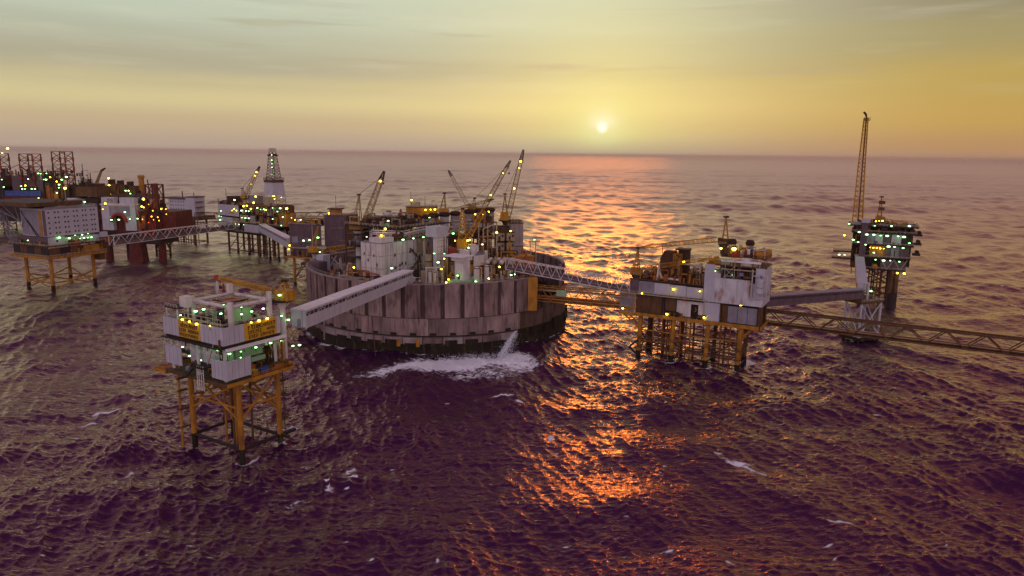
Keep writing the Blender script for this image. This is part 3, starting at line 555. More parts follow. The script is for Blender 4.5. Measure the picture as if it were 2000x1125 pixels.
def truss_bridge(name, label, p, q, w, h, n, mat, floor='mauve', chord=.30, web=.22, roof=None, cat='bridge', group=None, wall=None):
    """through-truss footbridge from p to q (world, floor level): each chord, frame and diagonal set is its own part"""
    p = Vector(p); q = Vector(q); d = q-p; L = math.hypot(d.x, d.y); ang = math.degrees(math.atan2(d.y, d.x)); sl = d.z/L
    R = root(name, label, cat, p, ang, group); zz = lambda s: sl*s
    P = lambda s, y, z: (s, y*w/2, zz(s)+z)
    mb = MB(); mb.add([P(0,-.86,0),P(L,-.86,0),P(L,.86,0),P(0,.86,0),P(0,-.86,.3),P(L,-.86,.3),P(L,.86,.3),P(0,.86,.3)],[(0,3,2,1),(4,5,6,7),(0,1,5,4),(1,2,6,5),(2,3,7,6),(3,0,4,7)])
    part(R, 'walkway', mb, floor)
    for y in (-1, 1):
        part(R, 'bottom_chord', MB().bar(P(0,y,0), P(L,y,0), chord), mat); part(R, 'top_chord', MB().bar(P(0,y,h), P(L,y,h), chord), mat)
        for i in range(n):
            a, b = L*i/n, L*(i+1)/n
            if i % 2 == 0: part(R, 'diagonal', MB().bar(P(a,y,.1), P(b,y,h-.1), web), mat)
            else: part(R, 'diagonal', MB().bar(P(a,y,h-.1), P(b,y,.1), web), mat)
        part(R, 'end_post', MB().bar(P(0,y,0), P(0,y,h), chord), mat); part(R, 'end_post', MB().bar(P(L,y,0), P(L,y,h), chord), mat)
        part(R, 'handrail', MB().bar(P(0,y*.9,1.3), P(L,y*.9,1.3), .12), 'rail')
    for i in range(n+1):
        part(R, 'cross_member', MB().bar(P(L*i/n,-1,h), P(L*i/n,1,h), web*.9), mat)
    if wall:
        mb = MB(); part(R, 'side_sheet', mb.add([P(0,-.9,.3),P(L,-.9,.3),P(L,-.9,h*.55),P(0,-.9,h*.55),P(0,-.84,.3),P(L,-.84,.3),P(L,-.84,h*.55),P(0,-.84,h*.55)],[(0,3,2,1),(4,5,6,7),(0,1,5,4),(1,2,6,5),(2,3,7,6),(3,0,4,7)]), wall)
    return R, L, P

# ---------------------------------------------------------------- riser platform, nearest the camera
def riser_platform():
    R = root('riser_platform', 'nearest platform with green-lit decks, two yellow signs and four yellow legs', 'oil platform', (-82.6,199,0), 58.05)
    legs = [(4.9,1.2),(19.3,1.2),(19.3,24.5),(4.9,24.5)]
    jacket(R, legs, -6, 25.0, .85, 'ochre', (3.6, 16.5), None, 3.9, .42, False)
    for i in range(4):
        a, b = legs[i], legs[(i+1)%4]; m = ((a[0]+b[0])/2, (a[1]+b[1])/2)
        part(R, 'diagonal_brace', MB().tube((*a,12.5), (*b,24.6), .40, n=10), 'ochre'); part(R, 'diagonal_brace', MB().tube((*b,12.5), (*a,24.6), .40, n=10), 'ochre')
    for k, (x, y) in enumerate([(9,10),(12,13),(15,9),(12,18),(16,16)]):
        part(R, 'conductor_pipe', MB().tube((x,y,-5), (x,y,25), .34, n=10), 'ochre' if k%2 else 'brown')
    part(R, 'riser_pipe', MB().path([(2.0,26.4,-4),(2.0,26.4,24.8)], .38), 'ochre')
    for z in (6, 12, 18, 22): part(R, 'riser_clamp', MB().box(1.5,4.6,25.9,26.9,z,z+.5), 'brown')
    part(R, 'boat_landing', MB().box(19,25,.2,1.6,3.3,4.1).box(19,19.7,-3,1.6,3.3,4.1), 'dark')
    mb = MB().tube((21.4,1.2,4), (21.4,1.2,25), .16, n=6)
    for z in range(5, 25): mb.bar((21.2,.9,z), (21.2,1.5,z), .12)
    part(R, 'leg_ladder', mb, 'brown')
    for z in (8.5, 16.5, 21): part(R, 'ladder_landing', MB().box(19.8,22.4,.2,2.4,z,z+.25).rail([(19.8,.2,z+.25),(22.4,.2,z+.25),(22.4,2.4,z+.25)],1.1,.12,1.2), 'brown')
    # decks
    part(R, 'lower_deck', MB().box(-.6,23.4,-1.6,27.6,24.9,26.0), 'deck')
    part(R, 'deck_girder', MB().box(-.9,23.7,-2.05,-1.63,25.1,26.15), 'ochre'); part(R, 'deck_girder', MB().box(-1.05,-.63,-1.6,27.9,25.1,26.15), 'brown'); part(R, 'deck_girder', MB().box(23.43,23.9,-2.05,27.9,25.1,26.15), 'brown')
    part(R, 'mezzanine_deck', MB().box(2.6,19.5,7,27,30.9,31.2), 'dark')
    part(R, 'upper_deck', MB().box(.3,20.4,.3,28.2,35.9,36.8), 'dark')
    # wall panels
    for (y0,y1) in ((.0,4.4),(4.5,10.2),(20.9,28.5)): panel(R, 'wall_panel', -.18, .1, y0, y1, 37.2, 42.5, 'clean')
    for (x0,x1) in ((.12,7.1),(18.9,20.3)): panel(R, 'wall_panel', x0, x1, -.18, .1, 37.2, 42.5, 'clean')
    panel(R, 'wall_panel', .12, 12, 28.3, 28.52, 37.2, 42.4, 'clean')
    panel(R, 'lower_wall_panel', -.75, -.5, 19.6, 27.5, 28.2, 34.2, 'clean'); panel(R, 'lower_wall_panel', 2.2, 2.45, 13.4, 19.4, 29.8, 34.4, 'clean')
    panel(R, 'lower_wall_panel', 2.2, 2.45, 6.8, 13.2, 29.8, 34.4, 'clean'); panel(R, 'lower_wall_panel', -.75, -.5, -1.45, 5.2, 27.2, 32.9, 'clean')
    panel(R, 'lower_wall_panel', -.75, 7.6, -1.75, -1.5, 27.2, 32.9, 'clean'); panel(R, 'lower_wall_panel', -.4, 2.2, 5.25, 5.5, 27.6, 33.2, 'clean')
    for y in (1.5,3,6.4,8.3,22.4,23.9,25.4,27): part(R, 'cladding_seam', MB().box(-.21,-.17,y-.05,y+.05,37.2,42.5), 'grey')
    for x in (1.9,3.6,5.3): part(R, 'cladding_seam', MB().box(x-.05,x+.05,-.21,-.17,37.2,42.5), 'grey')
    for y in (.4,2.0,3.6,21.5,23.5,25.5): part(R, 'cladding_seam', MB().box(-.78,-.74,y-.05,y+.05,27.4 if y < 5 else 28.3,32.8 if y < 5 else 34.1), 'grey')
    for x in (1.2,3.3,5.4): part(R, 'cladding_seam', MB().box(x-.05,x+.05,-1.78,-1.74,27.2,32.9), 'grey')
    for y in (12,17,23): part(R, 'cable_tray', MB().box(-.3,.3,y,y+1.6,42.52,42.75), 'grey')
    # signs: yellow boards with rows of small black lettering too blurred to read
    rg = random.Random(4)
    def glyphs(n, put):
        for row, (z0, z1) in enumerate(((40.35,41.55),(38.95,40.0),(37.6,38.6))):
            u = .5
            while u < n-.5:
                w = rg.uniform(.45,.75)
                if rg.random() > .13 and u+w < n-.4:
                    hgt = z1-z0; st = w*.26; k = rg.random()
                    put(u, u+st, z0, z1)
                    if k < .75: put(u+w-st, u+w, z0+(0 if k < .5 else hgt*.45), z1)
                    if k > .2: put(u+st, u+w-st*(0 if k >= .75 else 1), z1-hgt*.18, z1)
                    if k > .4: put(u+st, u+w-st*(0 if k >= .75 else 1), z0, z0+hgt*.18)
                    put(u+st, u+w-st, z0+hgt*.42, z0+hgt*.58)
                u += w+.22
    s1 = panel(R, 'sign_board', -.22, .06, 10.3, 20.8, 37.25, 42.4, 'signy', 'yellow sign with black lettering on the left wall'); mb = MB()
    glyphs(10.5, lambda a,b,c,d: mb.box(-.27,-.21,20.8-b,20.8-a,c,d)); part(s1, 'lettering', mb, 'black')
    s2 = panel(R, 'sign_board', 7.2, 18.8, -.22, .06, 37.25, 42.4, 'signy', 'yellow sign with black lettering on the right wall'); mb2 = MB()
    glyphs(11.6, lambda a,b,c,d: mb2.box(7.2+a,7.2+b,-.27,-.21,c,d)); part(s2, 'lettering', mb2, 'black')
    # walkway and bright beam beneath the upper wall
    part(R, 'edge_walkway', MB().box(.2,21.5,-1.5,-.3,35.6,36.3), 'roof'); part(R, 'edge_walkway', MB().box(-1.3,-.25,.0,28.6,36.2,36.5), 'dark')
    for i in range(9): part(R, 'hanger', MB().bar((-.9,1.5+i*3.2,36.2), (-.9,1.5+i*3.2,34.4), .22), 'white')
    part(R, 'walkway_rail', MB().rail([(-.9,0,33.6),(-.9,20,33.6),(-.9,28,33.6)], 1.1, .13, 3.2), 'white')
    for (x,y) in ((1.2,1.4),(1.2,14),(1.2,26.6),(19.6,26.6),(19.4,1.6),(10,26.6)): part(R, 'column', MB().tube((x,y,26), (x,y,37), .52, n=10), 'white')
    # walls with the deck lamps' green light put into their colour
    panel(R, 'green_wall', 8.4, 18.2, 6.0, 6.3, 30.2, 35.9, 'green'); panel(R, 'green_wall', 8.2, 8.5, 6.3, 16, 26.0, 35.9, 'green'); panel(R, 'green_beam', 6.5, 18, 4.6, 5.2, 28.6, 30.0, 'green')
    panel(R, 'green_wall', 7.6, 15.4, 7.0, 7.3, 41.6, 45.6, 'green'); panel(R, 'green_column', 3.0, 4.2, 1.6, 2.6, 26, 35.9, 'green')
    part(R, 'diagonal_strut', MB().tube((17.4,3,34.5), (21.5,2,27.5), .22), 'beige')
    # square portal of fat white pipe over the top deck
    cs = [(5.6,3.6),(19.6,3.6),(19.6,21.5),(5.6,21.5)]
    for k, (x,y) in enumerate(cs): part(R, 'portal_post', MB().tube((x,y,36.8), (x,y,48.6+(1.2 if k == 1 else 0)), .85 if k < 2 else .6, n=14), 'white')
    for k in range(4): part(R, 'portal_pipe', MB().tube((*cs[k],47.2), (*cs[(k+1)%4],47.2), .55, n=12), 'white')
    part(R, 'portal_pipe', MB().tube((5.6,12,47.0), (19.6,12,47.0), .3, n=8), 'beige'); part(R, 'portal_pipe', MB().tube((12.5,3.6,46.4), (12.5,21.5,46.4), .3, n=8), 'grey')
    part(R, 'top_house', MB().box(2.5,5,20.5,23.5,45.5,48.8), 'white'); part(R, 'top_house', MB().box(17.6,19,20,21.4,47.6,50.6), 'white')
    part(R, 'top_platform', MB().box(.4,4.6,21.8,28,45.2,45.6), 'dark')
    for (x,y) in ((.7,22.2),(.7,27.6),(4.2,27.6),(4.2,22.2)): part(R, 'platform_post', MB().tube((x,y,36.8), (x,y,45.2), .22), 'white')
    part(R, 'platform_rail', MB().rail([(.4,21.8,45.6),(.4,28,45.6),(4.6,28,45.6),(4.6,21.8,45.6)], 1.0, .12, 1.6), 'rail')
    part(R, 'deck_hatch', MB().box(12.5,18.5,13,20,46.0,46.3), 'orange'); part(R, 'hatch_frame', MB().bar((12,12.8,46.4),(19,12.8,46.4),.4).bar((12,12.8,46.4),(12,20.5,46.4),.4), 'redsteel')
    part(R, 'antenna', MB().lattice((15.5,23,47.2), (15.5,23,51.5), .8, .3, 4, .12, .08), 'white'); part(R, 'antenna', MB().lattice((18.5,24,47.2), (18.5,24,50.2), .6, .3, 4, .12, .08), 'red')
    for z in (42.6, 44): part(R, 'deck_pipe', MB().path([(2,2+z-42,z),(2,26,z)], .16), 'beige')
    for y in (3, 6.5, 9, 12, 16, 20, 25): part(R, 'stanchion', MB().tube((1.6,y,36.8), (1.6,y,44.2), .12, n=6), 'rail')
    part(R, 'top_rail', MB().rail([(.3,28.3,42.6),(.3,.3,42.6)], .9, .11, 2.5).rail([(.3,.3,42.6),(20,.3,42.6)], .9, .11, 2.5), 'rail')
    clutter(R, 2, 19, 5, 27, 36.8, 5.5, 70, 31, ('dark','brown','green','dark','grey'))
    clutter(R, 3, 18, 7, 26, 31.2, 3.6, 40, 32, ('dark','green','brown','grey')); clutter(R, 1, 22, 3, 26, 26.0, 3.6, 46, 33, ('orange','ochre','dark','brown','grey'))
    clutter(R, 18, 23, 4, 24, 31, 5, 30, 34, ('dark','grey','white','brown')); clutter(R, 20, 23, -1, 20, 26, 8, 22, 35, ('dark','brown','ochre'))
    # stair, ladder cage, corner landing, dinghy platform
    st = MB()
    for i in range(10): st.box(-1.9,-.9,12+i*.55,12.6+i*.55,29.6-i*.5,29.75-i*.5)
    st.bar((-1.95,12,30.6),(-1.95,17.8,25.5),.16).bar((-.9,12,30.6),(-.9,17.8,25.5),.16); part(R, 'stair', st, 'dark')
    for y in (8.2, 9.2, 10.3, 11.2): part(R, 'cage_post', MB().tube((-1.5,y,22.5), (-1.5,y,30), .15, n=6), 'white')
    for z in (23,25.5,28,30): part(R, 'cage_hoop', MB().bar((-1.5,8.2,z),(-1.5,11.2,z),.16), 'white')
    part(R, 'stair_landing', MB().box(-2.2,1.8,7.6,12,29.4,29.7).rail([(-2.2,7.6,29.7),(-2.2,12,29.7)],1.1,.13,1.2), 'dark')
    part(R, 'side_platform', MB().box(-.5,5,28,34,24.4,25.1), 'orange'); part(R, 'side_girder', MB().box(-.9,-.52,28,34.3,24.2,25.2).box(-.9,5,34.05,34.4,24.2,25.2), 'ochre')
    part(R, 'side_rail', MB().rail([(-.5,28,25.1),(-.5,34,25.1),(5,34,25.1)],1.1,.13,1.5), 'ochre')
    part(R, 'diagonal_post', MB().bar((-1,6.5,31),(-1,3.2,37.5),.28), 'beige'); part(R, 'vent_post', MB().bar((-.5,1.2,34),(-.5,1.2,39),.45), 'brown')
    part(R, 'bridge_support', MB().box(20.4,24.2,4,10,34.2,36).box(20.4,23.8,8,12,36,40.5), 'grey')
    part(R, 'east_rail', MB().rail([(23.4,-1.6,26),(23.4,27.6,26)],1.1,.13,2.5).rail([(8,-1.6,26),(23.4,-1.6,26)],1.1,.13,2.5), 'ochre')
    lamps(R, LAMPS['riser'], True, .9)
    return R
RISER = riser_platform()
def on(R, x, y, z): a = R.rotation_euler.z; return (R.location.x+x*math.cos(a)-y*math.sin(a), R.location.y+x*math.sin(a)+y*math.cos(a), z)
def crate(label, R, x, y, z, w, d, h, mat, lid=None):
    o = root('deck_crate', label, 'crate', on(R,x,y,z), math.degrees(R.rotation_euler.z)); part(o, 'body', MB().box(-w/2,w/2,-d/2,d/2,0,h), mat)
    part(o, 'lid', MB().box(-w/2-.06,w/2+.06,-d/2-.06,d/2+.06,h,h+.18), lid or mat)
    for sx in (-1,1): part(o, 'corner_post', MB().box(sx*w/2-.1,sx*w/2+.1,-d/2-.1,-d/2+.12,0,h-.02), 'dark')
crate('small yellow crate at the right edge of the nearest platform', RISER, 9.6, -.2, 26.0, 2.0, 1.8, 1.7, 'ochre', 'yellow')
crate('blue tarpaulin-covered crate beside the small yellow crate', RISER, 13.2, -.1, 26.0, 3.2, 1.7, 1.5, 'blue')
crate('orange crate behind the small yellow crate', RISER, 10.6, 2.6, 26.0, 2.4, 2.0, 2.4, 'orange')
crate('long rusty crate towards the far end of the green-lit lower deck', RISER, 18.4, .2, 26.0, 3.6, 2.0, 1.7, 'orange', 'brown')
c = on(RISER, 24.3, 3.2, 26)
CR = crane('pedestal_crane', 'bright yellow crane on the nearest platform, boom lying level with a red tip', c, 20.0, .95, 3.3, (c[0]+1.0,c[1]+.6,52.4), (c[0]-3.2,c[1]+1.6,48.9), (c[0]-24,c[1]+9.5,51.6), 1.6, 'yellow', None, 'yellow', 12, 'white', 3, False, (), (3.6,3.6,3.2), False)
part(CR, 'tip_marker', MB().frustum(-24.2,9.5,51.6-26-.6,51.6-26+.9,.9,.7,.5,.4), 'red')

def covered_bridge(name, label, p, q, w, h, mat='clean', roof='roof'):
    p = Vector(p); q = Vector(q); d = q-p; L = math.hypot(d.x,d.y); sl = d.z/L
    R = root(name, label, 'bridge', p, math.degrees(math.atan2(d.y,d.x))); P = lambda s,y,z: (s,y*w/2,sl*s+z)
    def slab(y0,y1,z0,z1,a=0,b=None):
        b = L if b is None else b
        return MB().add([P(a,y0,z0),P(b,y0,z0),P(b,y1,z0),P(a,y1,z0),P(a,y0,z1),P(b,y0,z1),P(b,y1,z1),P(a,y1,z1)],[(0,3,2,1),(4,5,6,7),(0,1,5,4),(1,2,6,5),(2,3,7,6),(3,0,4,7)])
    n = max(6, round(L/9))
    part(R, 'end_wall', slab(-.93,.93,.3,h-.05,.0,.2), 'clean'); part(R, 'end_wall', slab(-.93,.93,.3,h-.05,L-.2,L), 'clean'); part(R, 'end_door', slab(-.25,.25,.35,h*.5,-.05,-.003), 'grey')
    for i in range(n):
        a, b = L*i/n+.03, L*(i+1)/n-.03
        for y0,y1 in ((-1.03,-.95),(.95,1.03)): part(R, 'side_panel', slab(y0,y1,0,h*.68,a,b), mat)
    part(R, 'floor', slab(-.93,.93,.0,.3), 'grey')
    for i in range(max(2, n//3)):
        k = max(2, n//3); part(R, 'roof_sheet', slab(-1.12,1.12,h+(.06 if i%2 else 0),h+.35+(.06 if i%2 else 0),L*i/k+.02,L*(i+1)/k-.02), roof)
    part(R, 'inner_wall', slab(-.5,-.42,.3,h-.05), 'mauve')
    part(R, 'roof_edge_beam', slab(-1.08,-.98,h-.55,h-.03), mat); part(R, 'roof_edge_beam', slab(.98,1.08,h-.55,h-.03), mat)
    m = n*3
    for i in range(m):
        a, b = L*i/m, L*(i+1)/m
        for y in (-1,1):
            if i % 4 in (0,3): part(R, 'diagonal', MB().bar(P(a,y,h*.68 if i%4 else h-.5), P(b,y,h-.5 if i%4 else h*.68), .22), mat)
            part(R, 'post', MB().bar(P(a,y,h*.68), P(a,y,h-.5), .18), mat)
    return R
covered_bridge('covered_bridge', 'long white covered bridge from the nearest platform to the round tank', (-68.4,224.5,36.6), (-49.5,336,31.6), 5.0, 5.8)

# ---------------------------------------------------------------- plant on the storage tank
A57 = 57.0
def block(name, label, cat, x, y, z, w, d, h, mat, deg=A57, group=None, roofmat=None):
    """a module: w along its own x, d along its own y, origin at the near corner"""
    R = root(name, label, cat, (x,y,z), deg, group); part(R, 'wall', MB().box(0,w,0,d,0,h), mat)
    if roofmat: part(R, 'roof', MB().box(-.15,w+.15,-.15,d+.15,h+.003,h+.4), roofmat)
    return R
def tank_plant():
    # white accommodation block
    R = block('accommodation_block', 'big white slab-sided block on the left of the tank top, brown window patches', 'accommodation block', -64,347,29.6, 34,13.7,18.9, 'white')
    part(R, 'roof', MB().box(-.2,34.2,-.2,13.9,18.903,19.3), 'grey')
    rg = random.Random(2)
    for (u,z) in ((9,11.6),(12.6,6.0),(9.2,5.2),(14.2,6.8),(20.5,12.2),(22.6,12.4),(27,13.2),(25.2,10),(17,6.6),(24,8),(30,9.5)):
        w = part(R, 'window_patch', MB().box(u,u+1.3,-.07,.02,z,z+1.7), 'patch'); part(w, 'pane', MB().box(u+.25,u+1.05,-.1,-.06,z+.3,z+1.2), 'glass')
    for (v,z) in ((4.5,12),(8.5,9.5),(2.6,7.6),(11,12.5)):
        w = part(R, 'window_patch', MB().box(-.07,.02,v,v+.9,z,z+1.6), 'patch'); part(w, 'pane', MB().box(-.1,-.06,v+.2,v+.7,z+.3,z+1.2), 'glass')
    for u in (4,8,18,24,28.5): part(R, 'wall_pipe', MB().tube((u,-.35,1), (u,-.35,18.6), .16, n=6), 'clean')
    for u in (3,6.5,10.8,15.5,19.4,23.8,29,32): part(R, 'wall_seam', MB().box(u-.09,u+.09,-.06,.02,.2,18.8), 'grey')
    for z in (6.3,12.6): part(R, 'wall_seam', MB().box(0,34,-.09,.01,z,z+.22), 'beige'); part(R, 'wall_seam', MB().box(-.09,.01,0,13.7,z,z+.22), 'beige')
    for v in (3.5,7,10.5): part(R, 'wall_seam', MB().box(-.06,.02,v-.09,v+.09,.2,18.8), 'grey')
    part(R, 'outside_stair', MB().bar((20,-1,3),(27,-1,9),.5).bar((27,-1,9),(20,-1,15),.5), 'brown')
    part(R, 'parapet_step', MB().box(.0,9,0,8,19.3,21.6), 'white'); part(R, 'upper_wall', MB().box(26,34.5,-.4,6,12,19.4), 'beige')
    part(R, 'walkway', MB().box(10,36,-1.8,-.4,2.6,2.9).rail([(10,-1.8,2.9),(36,-1.8,2.9)],1.1,.13,2.2), 'mauve')
    part(R, 'skirt', MB().box(8,34,-2.6,-.5,0,2.2), 'mauve')
    clutter(R, 9, 33, 1, 12, 19.3, 4.5, 46, 41, ('white','dark','brown','grey','white'))
    # white pipe rack over the block
    R = root('pipe_rack', 'white pipe rack bent over the accommodation block roof', 'pipe rack', (-68.5,352,0))
    pts = [(-0.4,.0,53.6),(14,10,52.2),(24.5,23.5,53.6)]; o = Vector((0,0,0))
    for dz, dd in ((0,0),(1.0,1.2),(-.9,.4)):
        q = [(x-dd*.8,y+dd,z+dz) for x,y,z in pts]; 
        for a, b in zip(q, q[1:]): part(R, 'pipe', MB().tube(a, b, .42 if dz == 0 else .26, n=8), 'white')
    for i in range(11):
        f = i/10*2; k = min(1, int(f)); t = f-k; c = Vector(pts[k]).lerp(Vector(pts[k+1]), t)
        part(R, 'rack_leg', MB().bar((c.x-.5,c.y-.2,46.5), (c.x-.5,c.y-.2,c.z+.8), .28).bar((c.x-1.6,c.y+1.2,46.5), (c.x-1.6,c.y+1.2,c.z+.8), .28).bar((c.x-.5,c.y-.2,c.z-1.4),(c.x-1.6,c.y+1.2,c.z-1.4),.24), 'white')
    part(R, 'rack_truss', MB().lattice((14.6,10.6,50.6), (24.6,23.6,51.4), 1.6, 1.6, 9, .22, .14), 'rail')
    # process decks behind
    R = root('process_module', 'dark multi-level process module behind the white accommodation block', 'process module', (-80,372,29.6), A57)
    for z in (8,14,20,25): part(R, 'deck_level', MB().box(0,44,-26,10,z,z+.5), 'dark')
    for x in range(0,45,11):
        for y in (-26,-14,-2,10): part(R, 'column', MB().box(x-.3,x+.3,y-.3,y+.3,0,25), 'brown')
    part(R, 'back_wall', MB().box(6,44,-20,4,0,19.9), 'mauve')
    clutter(R, 0, 44, -26, 10, 25.5, 4.2, 90, 42, ('dark','brown','ochre','beige','cap')); clutter(R, 0, 44, -27, -20, 20.5, 4, 40, 43, ('dark','ochre','white','brown')); clutter(R, 0, 8, -26, 10, 14.5, 5, 40, 44, ('dark','grey','brown'))
    part(R, 'roof_rail', MB().rail([(0,10,25.5),(0,-26,25.5),(44,-26,25.5)],1.2,.14,2.6), 'rail')
    # row of exhaust stacks
    ST = [(-78.5,388,57.6,'squat hooded stack nearest the leftmost crane'),(-70.5,392,58.2,'hooded stack second from the leftmost crane in the stack row'),(-61.2,394,58.6,'brown hooded stack in front of the ochre building, left of the louvred ones'),(-55.8,398,59.4,'pale louvred hooded stack in front of the ochre building'),
          (-48.8,402,58.6,'slim louvred stack between the ochre building and a wide louvred stack'),(-44.6,405,59.2,'wide white louvred stack just right of the ochre building'),(-39.0,409,59.4,'brown hooded stack below the lattice mast with the lowered boom'),(-33.2,413,59.7,'louvred hooded stack left of the yellow gantry crane mast'),
          (-25.4,417,60.6,'louvred hooded stack right behind the yellow gantry crane mast'),(-19.6,421,60.9,'yellow-lit stack second from the right end of the stack row'),(-13.8,425,61.1,'yellow-lit stack at the right end of the stack row')]
    for i, (x, y, z, lb) in enumerate(ST):
        slim = 'slim' in lb; a = 1.1 if slim else 1.9; R = root('exhaust_stack', lb, 'exhaust stack', (x,y,46), A57, 'hooded exhaust stacks in a row across the tank top'); h = z-46
        part(R, 'casing', MB().box(-a,a,-a,a,0,h-2.6), 'stackm' if i % 3 else 'clean'); part(R, 'hood', MB().frustum(0,0,h-2.6,h-1.2,a*.95,a*.95,a*1.35,a*1.35).frustum(0,0,h-1.197,h,a*1.35,a*1.35,a*.8,a*.8), 'cap')
        if 'louvred' in lb:
            for k in range(4): part(R, 'louvre_band', MB().box(-a-.14,a+.14,-a-.14,a+.14,2.4+k*1.9,3.2+k*1.9), 'clean')
        part(R, 'collar', MB().box(-a-.2,a+.2,-a-.2,a+.2,1.2,1.6), 'dark')
        part(R, 'ladder', MB().bar((-a-.12,-.3,0),(-a-.12,-.3,h-3),.12).bar((-a-.12,.3,0),(-a-.12,.3,h-3),.12), 'rail')
    R = block('stack_deck', 'long dark deck carrying the row of exhaust stacks', 'deck module', -74,381,29.6, 62,12,16, 'brown', 37); part(R, 'deck_rail', MB().rail([(0,0,16),(62,0,16)],1.2,.14,2.5), 'rail')
    clutter(R, 2, 60, 0, 12, 16, 3.4, 70, 45, ('dark','ochre','orange','brown','redsteel'))
    part(R, 'red_skid', MB().box(36,44,-1.5,.5,16,19), 'red')
    # ochre building with masts
    R = block('ochre_building', 'ochre windowless building with masts and three bright floodlights on top', 'building', -62.5,424,40, 18,10,20.4, 'ochre', 12, None, 'brown')
    part(R, 'top_house', MB().box(3,8,2,7,20.8,23.6), 'beige'); part(R, 'roof_rail', MB().rail([(0,0,20.8),(18,0,20.8),(18,10,20.8)],1.2,.15,2), 'rail')
    part(R, 'mast', MB().tube((2.6,3,20.8), (2.6,3,30), .2, .1, 6), 'dark'); part(R, 'mast', MB().tube((11,4,20.8), (11,4,26.5), .2, .1, 6), 'dark'); part(R, 'dome', MB().ball((13,3,21.6), 1.1), 'white')
    part(R, 'red_panel', MB().box(9,17.9,-.12,.02,4,8), 'red'); part(R, 'wind_sock', MB().tube((15,3,24.2),(17,3.2,24.4),.3,.15,6), 'orange'); part(R, 'sock_pole', MB().tube((15,3,20.8),(15,3,24.3),.1,n=6), 'dark')
    # helicopter on its pad
    R = block('helideck', 'dark helideck slab left of the ochre building', 'helideck', -80,389,57.0, 18,13,.6, 'deck', 10); part(R, 'deck_leg', MB().bar((3,3,-12),(3,3,0),.6).bar((15,3,-12),(15,3,0),.6).bar((3,11,-12),(3,11,0),.6).bar((15,11,-12),(15,11,0),.6), 'dark'); part(R, 'net_rail', MB().rail([(0,0,.6),(18,0,.6)],.7,.12,2), 'rail')
    R = root('helicopter', 'small white and red helicopter parked on the dark helideck', 'helicopter', (-68.6,393.5,57.62), 15)
    b = MB(); b.ball((0,0,1.7), 1.45, .95, 12, 8); b.v = [(x*1.9,y*.95,z) for x,y,z in b.v]; part(R, 'body', b, 'white'); part(R, 'tail_boom', MB().tube((2.2,0,2.1),(7.2,0,2.6),.55,.2,8), 'white')
    part(R, 'tail_fin', MB().frustum(7.1,0,2.2,4.3,.6,.1,.35,.07), 'red'); part(R, 'engine_cowl', MB().box(-1,2,-.6,.6,2.85,3.45), 'red'); part(R, 'nose_glass', MB().ball((-1.75,0,1.85),.95,.8), 'glass')
    rt = MB().tube((0,0,3.45),(0,0,3.9),.12,n=6)
    for k in range(4): a = k*math.pi/2+.5; rt.bar((0,0,3.9),(6.2*math.cos(a),6.2*math.sin(a),3.75),.35,.06)
    part(R, 'rotor', rt, 'dark'); part(R, 'skid', MB().bar((-2,-1.1,.1),(2,-1.1,.1),.16).bar((-1,-1.1,.1),(-1,-.5,1),.12).bar((1,-1.1,.1),(1,-.5,1),.12), 'dark'); part(R, 'skid', MB().bar((-2,1.1,.1),(2,1.1,.1),.16).bar((-1,1.1,.1),(-1,.5,1),.12).bar((1,1.1,.1),(1,.5,1),.12), 'dark')
    # cranes
    crane('pedestal_crane', 'leftmost crane on the tank, white pedestal, twin yellow lights, boom raised right', (-81.5,380,25), 26.6, 2.3, 4.6, (-81.2,380,70.2), (-78.6,380,55), (-67.5,379,82.8), 3.4, bl=((.80,.75),), cabsize=(4.2,5,4.2), hang=5)
    crane('pedestal_crane', 'back crane on the tank with slim mast and boom lowered almost level', (-39.8,416,46), 12, 1.6, 3, (-39.5,416,69.6), (-35,416,60.0), (-11,414,66.8), 2.0, cabsize=(3,3.4,2.6), hang=0, stay=False)
    crane('pedestal_crane', 'back crane whose pale boom leans up to the left over the stacks', (-24.5,432,46), 12, 1.6, 3, (-23,432,66), (-26.5,431,60.8), (-38.5,430,82.4), 2.6, 'beige', hang=0, cabsize=(3,3.4,2.6), stay=False)
    crane('pedestal_crane', 'crane right of the stack row with dark-tipped boom raised to the right', (-18.4,427,46), 12, 1.8, 3.4, (-26,427,62.4), (-17.0,426,61.2), (-1.8,424,88.6), 2.8, bl=((.72,.55),(.25,.5)), hang=6, cabsize=(3,3.4,2.6))
    crane('pedestal_crane', 'rightmost tall crane on the tank, boom nearly upright above the horizon', (-4.0,425,38), 15.2, 1.7, 4.4, (-4.8,425,69), (-3.0,425,55.6), (5.7,424,94.9), 3.2, bl=((.82,.6),(.72,.5),(.42,.6)), hang=5, pmat='brown', cabsize=(3,3.6,5))
    # yellow gantry crane in the middle
    R = root('gantry_crane', 'yellow braced crane in the middle of the tank, boom folded down', 'crane', (-26,372,44)); 
    part(R, 'mast', MB().lattice((-.2,0,2), (-.2,0,19.8), 4.2, 1.0, 7, .42, .28), 'yellow'); part(R, 'boom', MB().lattice((1.6,0,3.5), (11,1,19.4), 2.6, 2.0, 8, .42, .26), 'yellow'); part(R, 'house', MB().box(-3,2.4,-2,2,0,4.4), 'yellow'); part(R, 'mast_head', MB().box(-.9,.9,-.8,.8,19.7,20.8), 'redsteel')
    part(R, 'pedestal', MB().tube((0,0,-14.4),(0,0,0),1.6,n=12), 'beige'); part(R, 'stay', MB().bar((-.2,0,20),(11,1,19.6),.16), 'dark')
    # towers, rooms and plant
    R = root('lift_tower', 'tall white tower with square white head beside the accommodation block', 'tower', (-40.4,360,29.6), A57)
